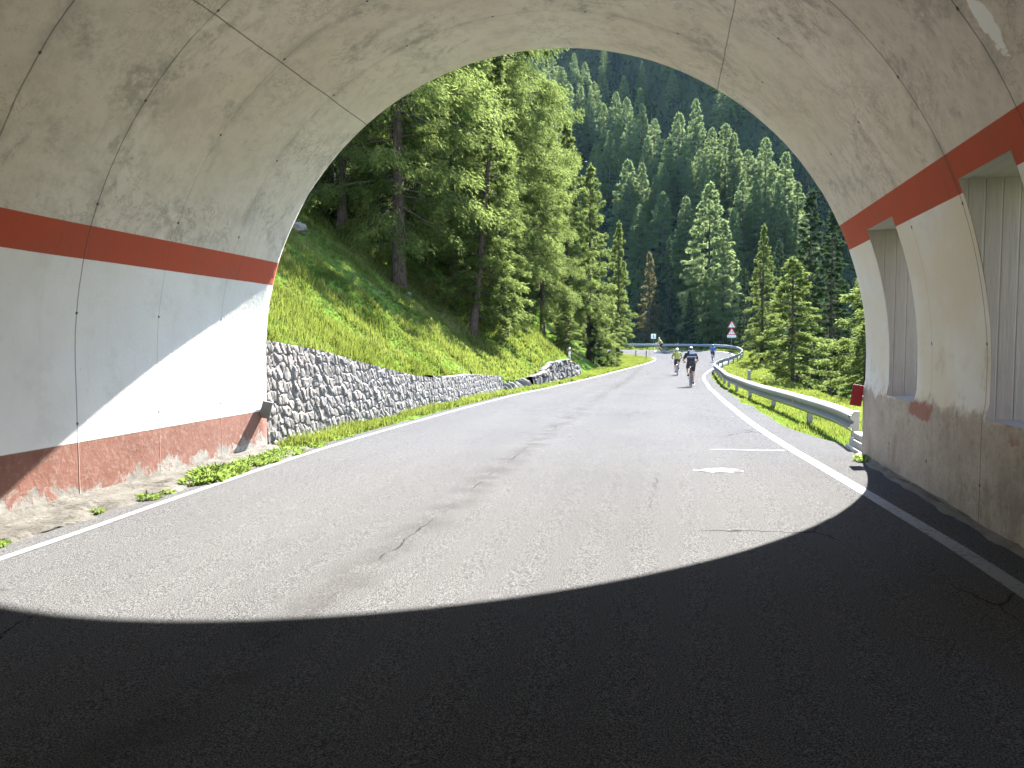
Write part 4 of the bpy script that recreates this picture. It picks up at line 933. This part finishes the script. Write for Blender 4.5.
def ik(a, b, l1, l2, pole):
    a, b, pole = map(np.asarray, (a, b, pole)); d = b - a; L = min(np.linalg.norm(d), (l1 + l2) * .999); u = d / np.linalg.norm(d)
    x = (l1 * l1 - l2 * l2 + L * L) / (2 * L); h = math.sqrt(max(1e-6, l1 * l1 - x * x)); p = pole - u * (pole @ u); p = p / np.linalg.norm(p); return a + u * x + p * h
def rider_meshes(crank):
    BB = np.array([0, -.02, .28]); J = {}
    for s, ph in ((1, crank), (-1, crank + PI)):
        ped = BB + np.array([s * .12, .17 * math.sin(ph), .17 * math.cos(ph)]); ank = ped + np.array([-s * .015, -.075, .10])
        hip = np.array([s * .088, -.19, .985]); kn = ik(hip, ank, .44, .43, (s * .12, 1, .35)); J[s] = (hip, kn, ank, ped)
    pel = (0, -.20, 1.0); wa = (0, -.09, 1.16); ch = (0, .06, 1.33); nk = (0, .15, 1.46); hd = (0, .225, 1.585)
    b = MB()
    for dx in (-1, 1):
        capsule(b, [(dx * .06, -.20, .99), (dx * .055, -.10, 1.15), (dx * .075, .04, 1.32), (dx * .09, .10, 1.40)], [.115, .100, .112, .085])
    capsule(b, [ch, nk, (0, .19, 1.53)], [.10, .060, .056])
    b.sphere(hd, (.076, .098, .112), 20, 14); b.sphere((0, .262, 1.535), (.050, .058, .052), 12, 8); b.sphere((0, .326, 1.572), (.013, .020, .020), 8, 6)
    for s in (1, -1):
        b.sphere((s * .078, .215, 1.575), (.012, .022, .034), 8, 6)
        sh = np.array((s * .185, .12, 1.405)); wr = np.array((s * .235, .445, 1.075)); el = ik(sh, wr, .30, .27, (s * .8, -.2, -1))
        capsule(b, [(s * .10, .09, 1.405), sh, el, wr], [.075, .062, .043, .030])
        capsule(b, [wr, (s * .238, .475, 1.058)], [.028, .030]); b.box((s * .238, .483, 1.055), (.082, .055, .030), bev=.012)
        for f in range(4):
            x = s * (.238 + (f - 1.5) * .0215); l = (.95, 1.05, 1.0, .82)[f]
            capsule(b, [(x, .495, 1.060), (x, .495 + .034 * l, 1.058), (x, .495 + .048 * l, 1.036), (x, .495 + .038 * l, 1.014)], [.0105, .0098, .0092, .0085])
        xt = s * (.238 - .046); capsule(b, [(s * .21, .468, 1.052), (xt, .482, 1.036), (xt, .503, 1.018)], [.014, .011, .009])
        hip, kn, ank, ped = J[s]; cm = kn + (ank - kn) * .32 + np.array([0, -.012, 0])
        capsule(b, [hip, hip + (kn - hip) * .4, kn], [.098, .082, .056]); capsule(b, [kn, cm, ank], [.054, .055, .036]); capsule(b, [ank, ped + np.array([-s * .01, .07, .035])], [.036, .028])
    body = remesh(b, 'body', M['skin'], .0085, 2)
    j = MB()
    for dx in (-1, 1): capsule(j, [(dx * .06, -.19, 1.03), (dx * .055, -.10, 1.15), (dx * .075, .04, 1.32), (dx * .09, .10, 1.40)], [.128, .113, .126, .098])
    for s in (1, -1):
        sh = np.array((s * .185, .12, 1.405)); wr = np.array((s * .235, .445, 1.075)); el = ik(sh, wr, .30, .27, (s * .8, -.2, -1))
        capsule(j, [(s * .10, .09, 1.405), sh, sh + (el - sh) * .62], [.088, .077, .062])
    capsule(j, [ch, (0, .135, 1.43)], [.11, .072])
    sh_ = MB()
    for s in (1, -1):
        hip, kn, ank, ped = J[s]; capsule(sh_, [(s * .062, -.20, 1.0), hip, hip + (kn - hip) * .4, hip + (kn - hip) * .70], [.122, .112, .095, .080])
    shoes = MB()
    for s in (1, -1):
        hip, kn, ank, ped = J[s]; c = ped + np.array([-s * .008, .0, .042]); 
        shoes.sphere(c + np.array([0, .05, 0]), (.048, .115, .042), 12, 8); shoes.sphere(c + np.array([0, -.075, .018]), (.040, .060, .052), 12, 8)
    he = MB(); he.sphere((0, .21, 1.635), (.103, .142, .098), 20, 14)
    hm = he.mesh('helmet', []); bm = bmesh.new(); bm.from_mesh(hm); bmesh.ops.bisect_plane(bm, geom=bm.verts[:] + bm.edges[:] + bm.faces[:], plane_co=(0, .21, 1.605), plane_no=(0, .16, -1), clear_outer=True)
    bmesh.ops.solidify(bm, geom=bm.faces[:], thickness=.012); bm.to_mesh(hm); bm.free()
    vents = MB()
    for q in (-.055, 0, .055): vents.tube([(q, .12 + abs(q), 1.715 - abs(q) * .35), (q, .21, 1.737 - abs(q) * .45), (q, .30 - abs(q), 1.708 - abs(q) * .45)], [.006, .012, .006], 8)
    hr = MB(); hr.sphere((0, .195, 1.60), (.083, .098, .098), 14, 10)
    eyes = [(.03, .302, 1.592), (-.03, .302, 1.592)]
    ey = MB()
    for e in eyes: ey.sphere(e, .013, 8, 6)
    return dict(body=body, jersey=remesh(j, 'jersey', M['skin'], .012, 2), shorts=remesh(sh_, 'shorts', M['skin'], .012, 2), shoes=shoes, helmet=hm, vents=vents, hair=hr, eyes=ey)
RM = [rider_meshes(PI * .92), rider_meshes(PI * .30)]
def bike_parts():
    out = {}; RA, FA, BBk, ST_, HT, HB = (0, -.45, .34), (0, .56, .34), (0, -.02, .28), (0, -.19, .80), (0, .37, .86), (0, .41, .72)
    f = MB()
    for p, q, r in ((ST_, BBk, .017), (BBk, HB, .021), ((0, -.175, .77), HT, .017), (HT, HB, .021)): f.tube([p, q], r, 10)
    for s in (1, -1):
        f.tube([(s * .06, RA[1], RA[2]), (s * .04, -.2, .30), BBk], .010, 8); f.tube([(s * .06, RA[1], RA[2]), (s * .02, -.19, .74)], .008, 8); f.tube([(s * .025, .42, .70), (s * .055, .48, .5), (s * .055, FA[1], FA[2])], .011, 8)
    f.tube([(-.07, RA[1], RA[2]), (.07, RA[1], RA[2])], .012, 8); f.tube([(-.07, FA[1], FA[2]), (.07, FA[1], FA[2])], .012, 8); f.tube([ST_, (0, -.215, .90)], .013, 8); out['frame'] = f
    h = MB(); h.tube([HT, (0, .38, .99), (0, .50, 1.03)], .014, 8); h.tube([(-.31, .52, 1.035), (-.2, .525, 1.035), (0, .505, 1.03), (.2, .525, 1.035), (.31, .52, 1.035)], .013, 10); out['handlebar'] = h
    s = MB(); s.sphere((0, -.27, .925), (.075, .10, .03), 14, 8); s.sphere((0, -.15, .925), (.028, .12, .024), 12, 8); out['saddle'] = s
    t = MB(); t.ring((0, 0, 0), .325, .017, 'x', 40, 8); out['tyre'] = t
    r = MB(); r.ring((0, 0, 0), .300, .012, 'x', 40, 6); r.tube([(-.035, 0, 0), (.035, 0, 0)], .022, 10)
    for k in range(20): a = k * PI / 10; r.tube([((-1) ** k * .025, .018 * math.cos(a), .018 * math.sin(a)), (0, .295 * math.cos(a + .12), .295 * math.sin(a + .12))], .0016, 4)
    out['rim'] = r; return out
BP = {k: v.mesh(k, M['frame'] if k in ('frame', 'handlebar') else M['chrome'] if k == 'rim' else M['black'], True) for k, v in bike_parts().items()}
def crank_mesh(ph):
    m = MB(); BBk = np.array([0, -.02, .28]); m.ring(BBk + np.array([.055, 0, 0]), .085, .006, 'x', 24, 6)
    m.tube([BBk - np.array([.08, 0, 0]), BBk + np.array([.08, 0, 0])], .016, 8)
    for s, p in ((1, ph), (-1, ph + PI)):
        e = BBk + np.array([s * .08, .17 * math.sin(p), .17 * math.cos(p)]); m.tube([BBk + np.array([s * .075, 0, 0]), e], .011, 8); m.box(e + np.array([s * .045, 0, 0]), (.08, .07, .016), bev=.004)
    return m.mesh('crank', M['chrome'], True)
CR = [crank_mesh(PI * .92), crank_mesh(PI * .30)]
def recolour(me, mat): c = me.copy(); c.materials.clear(); c.materials.append(mat); return c
def cyclist(x, y, rz, pose, sc, lab_p, lab_b, jersey, shorts, helmet, shoe, frame):
    z = float(zr(x, y)); R3 = RM[pose]
    b = thing('bicycle', lab_b, 'bicycle', (x, y, z), rz); b.scale = (sc, sc, sc)
    link('frame', recolour(BP['frame'], frame), b); link('handlebar', BP['handlebar'], b); link('saddle', BP['saddle'], b); link('crank', CR[pose], b)
    for wy in (-.45, .56):
        w = link('wheel', BP['tyre'], b, (0, wy, .342)); link('rim', BP['rim'], w)
    o = tag(link('person', R3['body'], None, (x, y, z)), lab_p, 'cyclist'); o.rotation_euler = (0, 0, rz); o.scale = (sc, sc, sc)
    link('jersey', recolour(R3['jersey'], jersey), o); link('shorts', recolour(R3['shorts'], shorts), o)
    link('shoes', R3['shoes'].mesh('shoes', shoe, True), o); hm = recolour(R3['helmet'], helmet); hm.polygons.foreach_set('use_smooth', np.ones(len(hm.polygons), bool)); h = link('helmet', hm, o)
    link('vent', R3['vents'].mesh('vent', M['signdark'], True), h); link('hair', R3['hair'].mesh('hair', M['hair'], True), o); link('eyes', R3['eyes'].mesh('eyes', M['signdark'], True), o)
    return o
c1 = cyclist(.92, 31.3, .03, 0, .935, 'cyclist in dark clothes with a backpack, nearest of the riders, seen from behind', 'bicycle under the nearest rider in dark clothes', M['blackcloth'], M['blackcloth'], M['dhelmet'], M['black'], M['frame'])
cyclist(.55, 46.0, .06, 1, .935, 'cyclist in yellow green jersey and white helmet riding ahead of the dark one', 'bicycle under the rider with white helmet', M['yellow'], M['blackcloth'], M['helmet'], M['black'], M['frame'])
cyclist(4.05, 71.5, -.12, 0, .94, 'cyclist in blue jersey riding close to the rail at the bend', 'bicycle under the rider in blue jersey', M['blue'], M['blackcloth'], M['dhelmet'], M['white'], M['frameb'])
cyclist(-.85, 89.6, 1.25, 1, 1.0, 'farthest cyclist in yellow jersey turning left through the bend', 'bicycle under the farthest rider in the bend', M['yellow'], M['blackcloth'], M['dhelmet'], M['black'], M['frame'])
bp = thing('backpack', 'black backpack with grey panel worn by the nearest cyclist', 'backpack', (.92, 31.3, float(zr(.92, 31.3)) + 1.21), .03)
Rx = Matrix.Rotation(-.55, 3, 'X'); mb = MB(); mb.box((0, -.13, .06), (.30, .14, .42), Rx, .05); mb.build('bag', M['blackcloth'], bp, None, True)
mb = MB(); mb.box((.04, -.185, .17), (.22, .03, .12), Rx, .012); mb.build('panel', M['greycl'], bp)
mb = MB(); mb.box((.02, -.235, .0), (.38, .06, .035), Rx, .012); mb.build('mat_roll', M['greycl'], bp)
for s in (-1, 1):
    mb = MB(); mb.tube([(s * .10, -.02, .20), (s * .115, .02, .215), (s * .12, .10, .15), (s * .12, .09, 0)], .014, 6); mb.build('strap', M['blackcloth'], bp)

# ------------------------------------------------------------------ air
zmax = float(gz.max()) + 25
hz = MB(); hz.box((20, 90, (zmax - 40) / 2), (900, 720, zmax + 40))
t = NT('haze_air'); v = t.n('ShaderNodeVolumePrincipled'); v.inputs['Color'].default_value = (.32, .52, 1, 1); v.inputs['Density'].default_value = .00004; v.inputs['Anisotropy'].default_value = .1
t.t.links.new(v.outputs[0], t.out.inputs[1]); kind(hz.build('haze', t.m), 'stuff')
